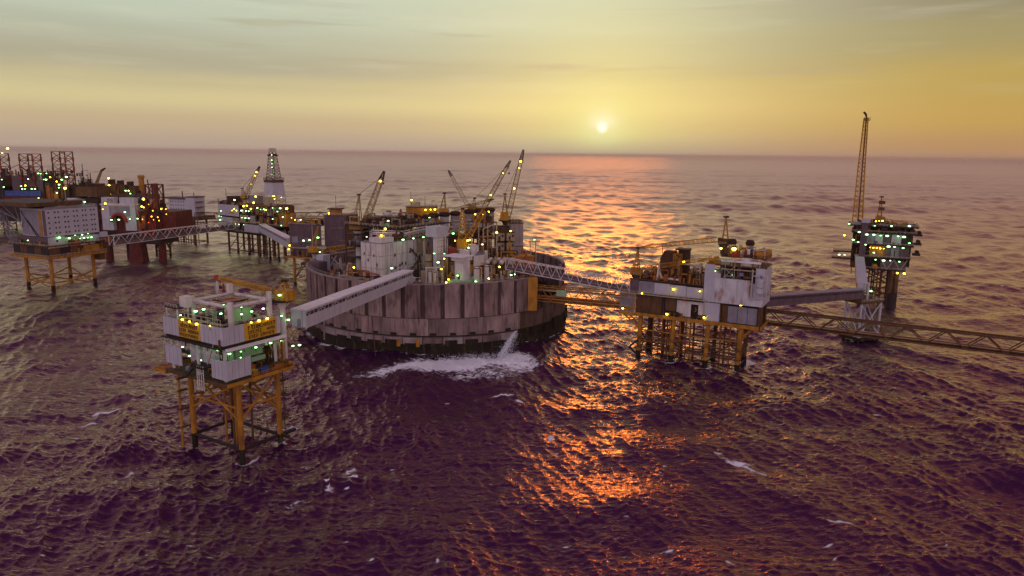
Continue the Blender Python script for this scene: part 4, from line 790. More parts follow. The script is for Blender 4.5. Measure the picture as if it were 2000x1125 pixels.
    part(R, 'shaft', MB().box(0,5,0,2.6,0,20.5), 'mauve'); part(R, 'shaft_face', MB().box(.3,8,-2.6,-.1,6,21), 'white'); part(R, 'head', MB().box(-.6,8.4,-3.4,4,21.1,26.4), 'clean'); [part(R, 'wall_seam', MB().box(.2,8.1,-2.68,-2.58,z,z+.25), 'beige') for z in (9,12.5,16,19)]; part(R, 'ladder', MB().bar((5.6,-2.75,6),(5.6,-2.75,21),.14).bar((6.3,-2.75,6),(6.3,-2.75,21),.14), 'brown'); part(R, 'pipe', MB().tube((8.4,-3,2),(8.4,-3,20),.2,n=6), 'white')
    for k in range(3): part(R, 'beige_room', MB().box(-2.4,-.3,.4,3.4,1+k*4,4.4+k*4), 'beige')
    truss_bridge('footbridge', 'white truss footbridge high between the white tower and the yellow braced crane', (-35.5,364.5,51.6), (-25,392,52.0), 2.4, 3.0, 8, 'rail', 'grey', .3, .2)
    R = root('steel_frame_module', 'rusty open steel frame full of pipework right of the yellow crane', 'process module', (-18.4,386,29.6), 30)
    for x in (0,5.5,11):
        for y in (0,6,12): part(R, 'column', MB().box(x-.25,x+.25,y-.25,y+.25,0,26), 'brown' if y else 'rail')
    for z in (6,11.5,17,22,25.8): part(R, 'deck_level', MB().box(-.3,11.3,-.3,12.3,z,z+.35), 'brown')
    for z in (6,11.5,17,22): part(R, 'diagonal_brace', MB().bar((0,-.1,z),(5.5,-.1,z+5.2),.22).bar((11,-.1,z),(5.5,-.1,z+5.2),.22), 'ochre')
    part(R, 'tall_pipe', MB().path([(2.4,-.8,2),(2.4,-.8,23),(9,-.8,25)],.34), 'rail'); part(R, 'tall_pipe', MB().tube((10.6,-.9,0),(10.6,-.9,24),.35), 'rail')
    for z,sd in ((.3,51),(6.4,52),(11.9,53),(17.4,54),(26.2,55)): clutter(R, .5, 10.5, 0, 11, z, 4.5, 26, sd, ('dark','ochre','brown','beige','orange'))
    labs = ('upper left beige cabin in the stack of four below the rightmost crane','upper right beige cabin in the stack of four below the rightmost crane','lower left beige cabin in the stack of four below the rightmost crane','lower right beige cabin in the stack of four below the rightmost crane')
    for k in range(4):
        i, j = k%2, 1-k//2; R = root('cabin', labs[k], 'cabin', (-8.8+i*5.6,394+i*1.4,39.6+j*5.4), 14); part(R, 'wall', MB().box(0,4.4,0,4,0,4.4), 'beige'); part(R, 'roof', MB().box(-.1,4.5,-.1,4.1,4.403,4.6), 'brown'); part(R, 'door', MB().box(1,2.2,-.07,.03,.1,2.6), 'brown'); part(R, 'vent', MB().box(2.9,3.9,-.1,.03,2.2,3.3), 'dark')
    R = block('support_framework', 'rusty framework standing under the stacked beige cabins', 'frame', -9.6,394.4,29.6, 13,6,9.5, 'brown', 14); clutter(R, 0, 13, -2, 0, 0, 6, 26, 56, ('ochre','beige','dark'))
    R = block('silo_tower', 'pale grey windowless tower at the right end of the tank deck', 'tower', -.8,400,29.6, 7.2,6.5,24.4, 'stackm', 20, None, 'brown'); part(R, 'wall_band', MB().box(-.1,7.3,-.1,6.6,11.5,12.0), 'brown'); part(R, 'roof_rail', MB().rail([(0,0,24.8),(7.2,0,24.8),(7.2,6.5,24.8)],1.2,.16,1.8), 'rail'); part(R, 'roof_crown', MB().frustum(3.6,3.2,24.8,26.4,2.8,2.4,3.1,2.7), 'brown')
    R = block('equipment_house', 'brown plant house between the beige cabins and the pale grey tower', 'plant house', -9,401,29.6, 9,6,22.5, 'brown', 14, None, 'dark')
    R = root('control_room', 'white T-shaped block with overhanging flat roof above the tank front wall', 'building', (-27.5,340,29.6), 57)
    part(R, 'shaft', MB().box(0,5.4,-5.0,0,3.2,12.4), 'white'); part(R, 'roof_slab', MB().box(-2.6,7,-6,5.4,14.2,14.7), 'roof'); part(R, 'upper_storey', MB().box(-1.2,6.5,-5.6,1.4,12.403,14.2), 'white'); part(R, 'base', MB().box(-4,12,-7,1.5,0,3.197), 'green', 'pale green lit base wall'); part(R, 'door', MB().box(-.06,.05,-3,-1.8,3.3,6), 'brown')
    part(R, 'side_wall', MB().box(7.4,16,-6,-5.6,9,14), 'white')
    for lb, w, deg, rr in (('round grey dish antenna left of the white T-shaped block',(-27.6,343.0,38.4),212,2.1),('round grey dish antenna behind and right of the white T-shaped block',(-16.4,361,41.6),238,2.2)):
        R = root('dish_antenna', lb, 'antenna', w, deg); d = MB()
        n = 18; rings = [(0,.55),(.5,.42),(1.0,0)]; vs = [(.55*-1+.55,0,0)]; vs = [(-.55,0,0)]+[(-.55*(1-f*f),rr*f*math.cos(2*math.pi*i/n),rr*f*math.sin(2*math.pi*i/n)) for f in (.4,.75,1) for i in range(n)]
        fs = [(0,1+i,1+(i+1)%n) for i in range(n)]+[(1+k*n+i,1+(k+1)*n+i,1+(k+1)*n+(i+1)%n,1+k*n+(i+1)%n) for k in range(2) for i in range(n)]
        d.add(vs, fs); vs2 = [(x-.14,y,z) for x,y,z in vs]; d.add(vs2, [f[::-1] for f in fs]); part(R, 'reflector', d, 'grey'); part(R, 'rim', MB().path([(.0,rr*math.cos(2*math.pi*i/n),rr*math.sin(2*math.pi*i/n)) for i in range(n+1)], .1, 6), 'mauve'); part(R, 'feed', MB().bar((-.4,0,0),(1.2,0,0),.14).bar((1.2,0,0),(0,rr*.9,0),.08), 'dark'); part(R, 'mount', MB().bar((-.8,0,.5),(-.8,0,-w[2]+29.6),.5).bar((-.7,0,0),(-2.2,0,-w[2]+30),.25), 'brown')
    VES = (('white vertical vessel right in front of the T-shaped block',-17.0,338.5,39.2,1.35),('white vertical vessel behind the front one, right of the T-shaped block',-12.4,345,39.2,1.2),('slim white vessel left of the front pair near the covered bridge end',-39.4,338.5,37.4,.75),('second slim white vessel close beside the other near the covered bridge end',-37.3,339.4,37.0,.75))
    for lb,x,y,z,r in VES:
        R = root('vertical_vessel', lb, 'vessel', (x,y,29.6), 0, 'white vertical vessels behind the front wall'); h = z-29.6
        part(R, 'shell', MB().tube((0,0,1),(0,0,h-.6),r,n=14).ball((0,0,h-.6),r*.99,.45,14,6), 'white'); part(R, 'skirt', MB().tube((0,0,0),(0,0,1.02),r*.85,n=12), 'brown'); part(R, 'top_flange', MB().tube((0,0,h-.8),(0,0,h-.5),r*1.15,n=14), 'dark'); part(R, 'side_pipe', MB().path([(r+.1,0,h-.3),(r+.9,0,h-.3),(r+.9,0,.2)],.2), 'rail')
    R = root('platform_canopy', 'small white canopy frame over the two slim vessels', 'canopy', (-41,338,29.6), 20); part(R, 'top', MB().box(-.5,9,-.6,.0,8.9,9.2).box(0,8,1.6,2.2,8.3,8.6), 'white')
    for x in (0,4,8): part(R, 'post', MB().bar((x,-.3,0),(x,-.3,8.9),.22).bar((x,1.9,0),(x,1.9,8.3),.22), 'white')
    R = block('rusty_tank', 'orange rusted boxy tank near the right rim beside the truss bridge', 'tank', 1.2,366,29.6, 11,8,10.4, 'orange', 20); part(R, 'roof', MB().box(-.2,11.2,-.2,8.2,10.403,10.8), 'ochre'); part(R, 'frame', MB().bar((11.6,-.4,0),(11.6,-.4,13),.3).bar((11.6,7,0),(11.6,7,13),.3).bar((11.6,-.4,13),(11.6,7,13),.3), 'rail')
    DR = ('leftmost of the round-ended vessels lying by the rusted tank','second round-ended vessel from the left by the rusted tank','third round-ended vessel from the left by the rusted tank','largest round-ended vessel, nearest the orange rusted tank')
    for k, (x, r) in enumerate(((-12.6,1.25),(-9.0,1.3),(-5.4,1.3),(-.6,1.9))):
        R = root('horizontal_vessel', DR[k], 'vessel', (x,361,38.2), 80, 'vessels lying side by side'); b = MB().tube((0,0,0),(9,0,0),r,n=14).ball((0,0,0),r*.99,1,14,6); part(R, 'shell', b, 'beige' if k%2 else 'white'); part(R, 'band', MB().tube((.5,0,0),(.9,0,0),r*1.06,n=14), 'brown'); [part(R, 'saddle', MB().box(q,q+.6,-r,r,-8.6,-r*.4), 'brown') for q in (1,6.5)]
    R = block('white_van_cabin', 'low white cabin with taller end in the middle of the deck', 'cabin', -29.5,369,40.6, 5,-9,3.2, 'white', 20); part(R, 'tall_end', MB().box(6.2,10,-8,0,.0,5.6), 'white'); part(R, 'floor_frame', MB().box(-5,11,-10,1,-11,-.003), 'brown'); part(R, 'red_box', MB().box(-4.5,-1,-6,-1,.0,4.2), 'red')
    R = block('beige_cabin', 'beige cabin on the deck behind the white T-shaped block', 'cabin', -38,366,40.2, 5.5,4,3.6, 'beige', 20, None, 'brown'); part(R, 'floor_frame', MB().box(-1,12,-3,6,-10.6,-.003), 'mauve')
    # small light platform on the back wall
    R = root('lookout_platform', 'small railed lamp platform on posts above the back rim', 'platform', (11.2,452,33)); part(R, 'floor', MB().box(-1,6,-1.6,1.6,4.6,5.0), 'grey'); part(R, 'post', MB().bar((0,0,-1),(0,0,4.6),.4).bar((3.5,0,-1),(3.5,0,4.6),.4), 'brown'); part(R, 'rail', MB().rail([(-1,-1.6,5),(6,-1.6,5),(6,1.6,5)],1.0,.12,1.2), 'rail'); lamps(R, [(2.6,-1.2,6.3,'g',.5)], True, .5)
    # things along the left rim
    R = root('rim_slab', 'low pale slab platform just inside the left front rim', 'platform', (-86,347.5,29.6), -20); part(R, 'slab', MB().box(-2,13,-3,4,1.8,2.5), 'ledge'); part(R, 'support', MB().box(-1,12,-2,3,0,1.797), 'brown'); part(R, 'winch', MB().tube((3,-1,3.3),(5.6,-1,3.3),.8,n=12), 'grey'); part(R, 'winch_frame', MB().bar((2.6,-1.9,2.5),(2.4,-1.5,5.2),.3).bar((6,-1.9,2.5),(6.6,-1.5,5.4),.3), 'clean')
    R = root('lattice_stand', 'yellow lattice lamp stand inside the left rim', 'stand', (-79,345,29.6)); part(R, 'lattice', MB().lattice((0,0,0),(0,0,9),2.8,1.4,5,.26,.18), 'ochre'); part(R, 'top', MB().ball((0,0,9.4),1.1,.5), 'ledge')
    R = root('rusty_pipeline', 'long rusty pipe slanting down behind the covered bridge', 'pipe', (-76,349,29.6)); part(R, 'pipe', MB().path([(0,0,5.6),(13,-7,4.2),(16,-8.6,3.4),(17.5,-9.4,1.0)],.42), 'orange'); part(R, 'white_end', MB().path([(12.2,-6.57,4.29),(16,-8.6,3.5),(17.5,-9.4,1.0)],.5), 'white'); part(R, 'support', MB().bar((6,-3.2,0),(6,-3.2,5),.4), 'dark')
    R = root('loop_pipe', 'fat white pipe loop rising behind the covered bridge end', 'pipe', (-59.3,342,29.6)); part(R, 'pipe', MB().path([(0,0,0),(0,0,4.6),(.8,0,5.2),(6.4,0,5.0),(7.8,0,4.2),(8.2,0,0)],.55,10), 'white')
    R = root('mooring_house', 'grey plated housing standing on the left rim', 'housing', (-103.5,380,29.6), 60); part(R, 'wall', MB().box(0,5,-3,2,0,8.4), 'clean'); part(R, 'low_wall', MB().box(-6,-.2,-6,2,0,5.6), 'mauve'); part(R, 'strut', MB().bar((5,-3,2),(9,-4,7.5),.3).bar((6,-3,7),(8.5,-6,3),.3), 'clean')
    R = root('inner_walkway', 'pale curved walkway inside the left back rim', 'walkway', (-96,381,29.6), -6); part(R, 'beam', MB().box(0,20,-1,1,.6,3.2), 'ledge'); part(R, 'rail', MB().rail([(0,-1,3.2),(20,-1,3.2)],1.1,.14,2), 'rail')
    R = block('deckhouse', 'orange and brown deckhouse at the foot of the accommodation block', 'deckhouse', -77.5,353,29.6, 6,-6,4.6, 'orange', A57); part(R, 'roof', MB().box(-.2,6.2,-6.2,.2,4.603,4.9), 'brown')
    lamps(TANK, LAMPS['process'])
tank_plant()

# ---------------------------------------------------------------- bridges between the tank and the production platform
truss_bridge('truss_bridge', 'white triangulated truss bridge from the tank to the right-hand platform', (-2.5,352,36.2), (54.8,325.5,30.2), 3.2, 5.4, 26, 'white', 'mauve', .34, .24, wall='mauve')
R, L, P = truss_bridge('pipe_bridge', 'rusty yellow pipe bridge running just below the white truss bridge', (10.5,349,21.6), (57.5,324,23.0), 5.0, 7.0, 10, 'ochre', 'brown', .4, .3)
for k in range(5): part(R, 'pipe', MB().tube(P(-2,-.7+.35*k,1.2+.8*(k%2)), P(L+1,-.7+.35*k,1.2+.8*(k%2)), .36, n=8), ('ochre','orange','brown')[k%3])
for k in range(3): part(R, 'pipe', MB().tube(P(-2,-.6+.6*k,5.2), P(L+1,-.6+.6*k,5.2), .30, n=8), ('rail','ochre','orange')[k])
part(R, 'pipe_sleeve', MB().box(14,19,-2.9,-2.2,3.6,6.6), 'green')

# ---------------------------------------------------------------- production platform right of the tank
def production_platform():
    R = root('production_platform', 'rusty platform right of the tank with brown walls and white rust-streaked block', 'oil platform', (58,321.3,0), -29)
    legs = [(.8,2.0),(16.5,1.2),(32,1.2),(45.8,2.0),(45.8,16),(32,16),(16.5,16),(.8,16)]
    for i,(x,y) in enumerate(legs):
        lg = part(R, 'leg', MB().tube((x-.5,y,3.5),(x,y,20.4),.95 if i%3 else 1.1,n=12), 'ochre' if i in (0,1,2,3) else 'brown'); part(lg, 'wet_leg_foot', MB().tube((x-.6,y,-6),(x-.5,y,3.52),1.2,n=12), 'algae')
    for a, b in ((0,1),(1,2),(2,3),(7,6),(6,5),(5,4),(0,7),(1,6),(2,5),(3,4)):
        for z,m in ((2.6,'dark'),(8.0,'brown'),(13.5,'ochre')): part(R, 'horizontal_brace', MB().tube((*legs[a],z),(*legs[b],z),.3,n=8), m)
    for a, b in ((0,7),(3,4),(7,6),(5,4)):
        part(R, 'diagonal_brace', MB().tube((*legs[a],3),(*legs[b],13),.34,n=8), 'brown'); part(R, 'diagonal_brace', MB().tube((*legs[b],3),(*legs[a],13),.34,n=8), 'brown')
    rg = random.Random(8)
    for k in range(30):
        x = rg.uniform(2,45); y = rg.uniform(2,15); part(R, 'conductor_pipe', MB().tube((x,y,-5),(x,y,20.4),rg.uniform(.2,.42),n=8), rg.choice(('ochre','brown','dark','orange')))
    for k in range(12):
        z = rg.uniform(4,14); y = rg.uniform(1,15); x = rg.uniform(0,26); part(R, 'service_pipe', MB().tube((x,y,z),(x+rg.uniform(10,20),y,z),.2,n=6), rg.choice(('ochre','brown','orange')))
    for z in (5.4,9.6): part(R, 'jacket_walkway', MB().box(0,47,.2,1.2,z,z+.25).rail([(0,.2,z+.25),(47,.2,z+.25)],1.1,.13,2.4), 'brown')
    part(R, 'boat_fender', MB().tube((.3,.6,1.5),(-3.4,-.6,5.2),.5).tube((-3.4,-.6,5.2),(.3,.8,8.5),.4), 'dark')
    part(R, 'bracket', MB().tube((-7,.6,20),(.6,1.8,13.6),.4).tube((-4,.6,20),(.6,1.8,15.5),.32), 'ochre'); part(R, 'bracket', MB().tube((45.8,2,15.5),(51,1,20),.34).tube((45.8,2,14),(49,12,20),.34), 'ochre')
    part(R, 'cellar_deck', MB().box(-9.2,54,0.2,18,20.4,21.4), 'brown'); part(R, 'deck_girder', MB().box(-9.2,53.4,-.25,.17,20.1,21.7), 'ochre'); part(R, 'deck_girder', MB().box(54.03,54.4,-.2,18,20.1,21.7), 'ochre')
    # walls of the lower storey, left to right
    panel(R, 'grey_clad_wall', -9.2,-2.4, .3,.6, 21.5,29.8,'grey'); part(R, 'wall_column', MB().tube((-1.8,.1,21.4),(-1.8,.1,30.2),.5,n=10), 'rail')
    for k in range(5): panel(R, 'brown_clad_wall', -1.2+k*2.4,1.1+k*2.4, .4+.05*(k%2),.7, 21.8,29.8,'brown')
    panel(R, 'door_column', 10.9,12.2,.2,.8,21.5,30.2,'dark')
    panel(R, 'brown_clad_wall', 12.4,17.2,.4,.7,24,29.8,'brown')
    panel(R, 'white_lower_wall', 17.4,23.8,1.2,1.5,21.5,29.2,'white'); panel(R, 'white_lower_wall', 27.1,30.0,1.2,1.5,23.6,29.2,'white'); panel(R, 'white_lower_wall', 23.83,27.07,1.2,1.5,28.0,29.2,'white')
    panel(R, 'dark_doorway', 23.9,27.0,2.6,2.8,21.5,28,'dark'); part(R, 'door_hook', MB().path([(25.6,1.5,26.5),(26.2,1.5,25.6),(25.4,1.5,24.6)],.2), 'ochre')
    panel(R, 'grey_door', 30.2,36.6,-.05,.25,21.8,29.9,'clean'); panel(R, 'door_frame', 36.65,37.2,-.1,.4,21.5,30.2,'brown'); panel(R, 'door_frame', 29.6,30.15,-.1,.4,21.5,30.2,'rail')
    panel(R, 'rusty_brown_wall', 37.3,40,1,1.3,21.5,29.6,'brown')  # narrow set-back wall in brown rusted cladding
    for k in range(3): panel(R, 'mauve_clad_wall', 40.1+k*4.1,44.0+k*4.1,.5+.05*(k%2),.8,22,29.2,'grey')
    panel(R, 'end_post', 52.6,53.4,.0,.8,21.4,30,'brown')
    panel(R, 'inner_wall', -9,54,9,9.4,21.5,30,'dark'); panel(R, 'end_wall', 53.0,53.3,1.2,17.5,21.5,29.8,'brown')
    clutter(R, 12.5, 29, -.1, 1.1, 21.4, 2.2, 10, 61, ('dark','brown','orange')); part(R, 'red_locker', MB().box(19.6,21.8,.2,1.1,29.3,30.6), 'red')
    # upper storey
    part(R, 'main_deck', MB().box(-4.2,54.2,.2,18.5,30.2,30.9), 'dark'); part(R, 'deck_edge_walkway', MB().box(-9,30,-.9,.15,30.3,30.6).rail([(-9,-.9,30.6),(30,-.9,30.6)],1.0,.13,2.3), 'rail')
    panel(R, 'mauve_fascia', -4.4,-.4,.0,.3,31,36.9,'mauve'); 
    for k in range(4): panel(R, 'white_fascia', -.3+k*7.35,6.9+k*7.35,.0,.3,31.1,36.4-.2*k,'grey' if k == 0 else 'clean')
    part(R, 'fascia_cap', MB().box(-4.6,29.2,-.2,.5,36.95,37.3), 'brown'); part(R, 'process_deck', MB().box(-4.4,29.2,.5,18.5,36.2,36.7), 'dark')
    panel(R, 'rear_wall', -4.4,54,18.6,18.9,30.9,38,'brown')
    # white block
    panel(R, 'white_wall', 29.3,33.6,-.5,-.1,30.3,46.8,'clean'); 
    for k,(x0,x1) in enumerate(((33.65,38.4),(38.45,43.4),(43.45,48.6),(48.65,54.3))): panel(R, 'rust_streaked_wall', x0,x1,-.5+.03*(k%2),-.1,30.3,41.2 if k < 3 else 40,'rusty')
    panel(R, 'white_wall', 33.65,36.2,-.45,-.1,41.25,43.2,'clean'); panel(R, 'white_wall', 50.6,54.3,-.45,-.1,40.05,46.6,'clean')
    panel(R, 'end_wall', 54.0,54.3,-.08,16,30.3,46,'clean'); panel(R, 'side_wall', 29.3,29.6,-.08,16,30.9,46.5,'mauve')
    part(R, 'open_deck', MB().box(33.7,53.9,.0,16,40.6,41.0), 'dark'); part(R, 'open_bay_wall', MB().box(34,53.8,7,7.3,41.0,46.0), 'dark')
    clutter(R, 34, 50, .4, 6, 41, 4.4, 40, 62, ('dark','brown','grey','redsteel'))
    part(R, 'top_deck', MB().box(31,54.2,-.2,16,46.4,46.9), 'brown'); part(R, 'top_beam', MB().box(36,52.4,-.7,-.25,48.4,49.2), 'roof'); part(R, 'top_beam', MB().box(36.2,51,-.6,-.2,45.0,45.5), 'beige')
    for x in (36.5,40.5,44.5,48.5,52): part(R, 'top_post', MB().bar((x,-.45,46.9),(x,-.45,48.4),.3), 'rail')
    part(R, 'scaffold', MB().bar((38,-1.2,41),(38,-1.2,50),.2).bar((42,-1.2,41),(42,-1.2,50),.2).bar((38,-1.2,42),(42,-1.2,47),.18).bar((38,-1.2,49.6),(42,-1.2,49.6),.18).bar((42,-1.2,42),(38,-1.2,45.6),.16), 'rail')
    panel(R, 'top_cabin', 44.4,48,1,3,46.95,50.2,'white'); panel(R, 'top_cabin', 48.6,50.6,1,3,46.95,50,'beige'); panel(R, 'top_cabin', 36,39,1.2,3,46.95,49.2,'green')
    part(R, 'upper_platform', MB().box(35,54,3,15,49.9,50.3).rail([(35,3,50.3),(54,3,50.3),(54,15,50.3)],1.2,.14,1.8), 'brown'); clutter(R, 35, 53, 3, 14, 50.3, 3.6, 44, 63, ('red','ochre','dark','brown','beige','white')); part(R, 'rusty_screen', MB().box(49,54,4,14,50.3,53.2), 'ochre')
    part(R, 'landing', MB().box(29.6,36,.5,6,46.95,47.2).rail([(29.6,-.1,47),(36,-.1,47)],1.2,.14,1.5), 'ochre'); clutter(R, 30,36,.2,6,47.2,3,16,64,('ochre','yellow','green'))
    part(R, 'ribs', MB().path([(49.4,-.8,34),(49.4,-.8,46)],.3), 'rail')
    clutter(R, -2, 28, 1, 17, 36.7, 5.5, 95, 65, ('ochre','beige','dark','brown','orange','ochre')); 
    part(R, 'white_pipe', MB().path([(7,4,36.8),(7.4,4,43),(8,4,40),(9,4,38),(17,4,37.8)],.55), 'white'); part(R, 'white_pipe', MB().path([(14,9,38),(15,9,44.6),(25,9,44.2),(25,9,38)],.5), 'white'); part(R, 'white_pipe', MB().path([(12,12,38),(12.6,12,45.2),(17,12,45)],.35), 'rail')
    part(R, 'dark_tower', MB().box(6,14,10,15,36.7,46).frustum(10,12.5,46.003,49.6,4,2.5,2.2,2.4), 'brown'); part(R, 'dark_tower', MB().box(14.3,18.6,10,15,36.7,50.4), 'cap'); part(R, 'tower_top', MB().box(13,18.8,9.6,15.4,50.403,51), 'dark'); part(R, 'scaffold', MB().lattice((15,7,36.7),(15,7,49),3,3,6,.3,.2), 'ochre')
    part(R, 'mast_pole', MB().tube((8,6,40),(8.2,6,53),.14,n=6), 'dark')
    # survival capsules and frame on the right end
    part(R, 'end_frame', MB().bar((49.6,-1.6,34),(49.6,-1.6,43.4),.4).bar((49.6,-1.6,34),(56,-1.6,34.6),.4).bar((49.6,-1.6,43.4),(55.4,-1.6,44),.4).bar((55.6,-1.6,34.6),(55.6,-1.6,44),.3).bar((52.4,-1.6,34),(52.4,-1.6,43.6),.3), 'clean')
    part(R, 'end_rail', MB().rail([(55.2,-1.4,35.2),(55.2,8,35.2)],1.2,.15,1.5).box(54.4,55.4,-1.6,9,34.4,34.9), 'rail')
    lamps(R, LAMPS['prod'], True, .8)
    for i,(lb,x) in enumerate((('left brown-capped exhaust stack on the right-hand platform',38.6),('right brown-capped exhaust stack on the right-hand platform',46.0))):
        r = root('exhaust_stack', lb, 'exhaust stack', on(R,x,7,50.3), -29, 'pair of capped stacks'); part(r, 'casing', MB().tube((0,0,0),(0,0,5.2),1.55,n=12), 'stackm'); part(r, 'hood', MB().tube((0,0,4.9),(0,0,5.9),1.6,2.05,12).tube((0,0,5.903),(0,0,7.2),2.05,1.3,12), 'cap'); part(r, 'collar', MB().tube((0,0,.4),(0,0,.8),1.75,n=12), 'brown'); part(r, 'access_frame', MB().bar((-1,-1.75,0),(-1,-1.75,2.6),.2).bar((.6,-1.75,0),(.6,-1.75,2.6),.2).bar((-1,-1.75,2.6),(.6,-1.75,2.6),.2).bar((-1,-1.75,1.3),(.6,-1.75,1.3),.2), 'rail')
    for lb,x,z in (('grey lifeboat pod hanging at the right end of the right-hand platform',53.0,36.6),):
        r = root('lifeboat_pod', lb, 'lifeboat', on(R,x,-2.2,z), -29); part(r, 'hull', MB().tube((0,0,0),(0,0,5),1.35,n=12).ball((0,0,5),1.34,.7,12,6).ball((0,0,0),1.34,.6,12,6), 'clean'); part(r, 'band', MB().tube((0,0,2.2),(0,0,2.5),1.42,n=12), 'grey'); part(r, 'davit', MB().bar((0,1.6,6),(0,-.2,7.4),.25), 'dark')
    b = on(R,-2.6,4,36.7); mt = on(R,-2.8,4,50.8); 
    crane('pedestal_crane', 'yellow crane at the left end of the right-hand platform, boom resting rightwards', b, 1.2, 1.6, 2.6, mt, on(R,.4,4.4,41.6), on(R,29.5,5,48.4), 2.0, 'ochre', None, 'ochre', 12, 'brown', 0, False, ((.62,.45),), (2.6,3.2,3.4), False)
    b = on(R,34.6,8,50.3); crane('pedestal_crane', 'crane by the capped stacks, long boom stretched level to the left', b, 4.0, 1.2, 2.2, on(R,35,8,66.6), on(R,31.5,8,56.6), on(R,-1.6,4.6,51.2), 2.1, 'ochre', None, 'brown', 14, 'brown', 0, False, (), (2.4,2.8,2.4), False)
    return R
PROD = production_platform()

# ---------------------------------------------------------------- far right: bridge, support tower, wellhead platform with flare
covered_bridge('box_bridge', 'closed grey box bridge from the right-hand platform to the support tower', (112,317.5,26.0), (178.5,360.5,22.0), 4.2, 4.6, 'mauve', 'grey')
R = root('bridge_support_tower', 'four-legged braced tower standing in the sea under the box bridge end', 'support tower', (180,359.5,0), 25)
jacket(R, [(-7,-4.5),(7,-4.5),(7,4.5),(-7,4.5)], -6, 20.4, .62, 'clean', (3.2,), None, 2.4, .34)
part(R, 'cap_beam', MB().box(-8,8,-5.4,5.4,20.4,21.4), 'brown'); part(R, 'wave_deck', MB().box(-8.4,8.4,-6,6,1.6,3.0), 'algae'); part(R, 'top_rail', MB().rail([(-8,-5.4,21.4),(8,-5.4,21.4),(8,5.4,21.4)],1.2,.15,2), 'rail'); lamps(R, [(2,-2,26,'g',.5)], True, 4)
part(R, 'walkway_post', MB().tube((1,-1,21.4),(1,-1,30.5),.5), 'clean')
covered_bridge('inclined_bridge', 'pale covered bridge climbing from the support tower to the flare platform', (181.5,366,24.0), (220.5,452,27.4), 4.6, 4.4, 'orange', 'clean')
R, L, P = truss_bridge('pipeline_bridge', 'long low yellow truss bridge running out of the frame at right', (108.5,312.9,19.8), (236,240,19.6), 4.0, 6.0, 22, 'brown', 'dark', .70, .40)
for k in range(4): part(R, 'pipe', MB().tube(P(0,-.7+.45*k,.9), P(L,-.7+.45*k,.9), .38, n=8), ('brown','ochre','dark','orange')[k])
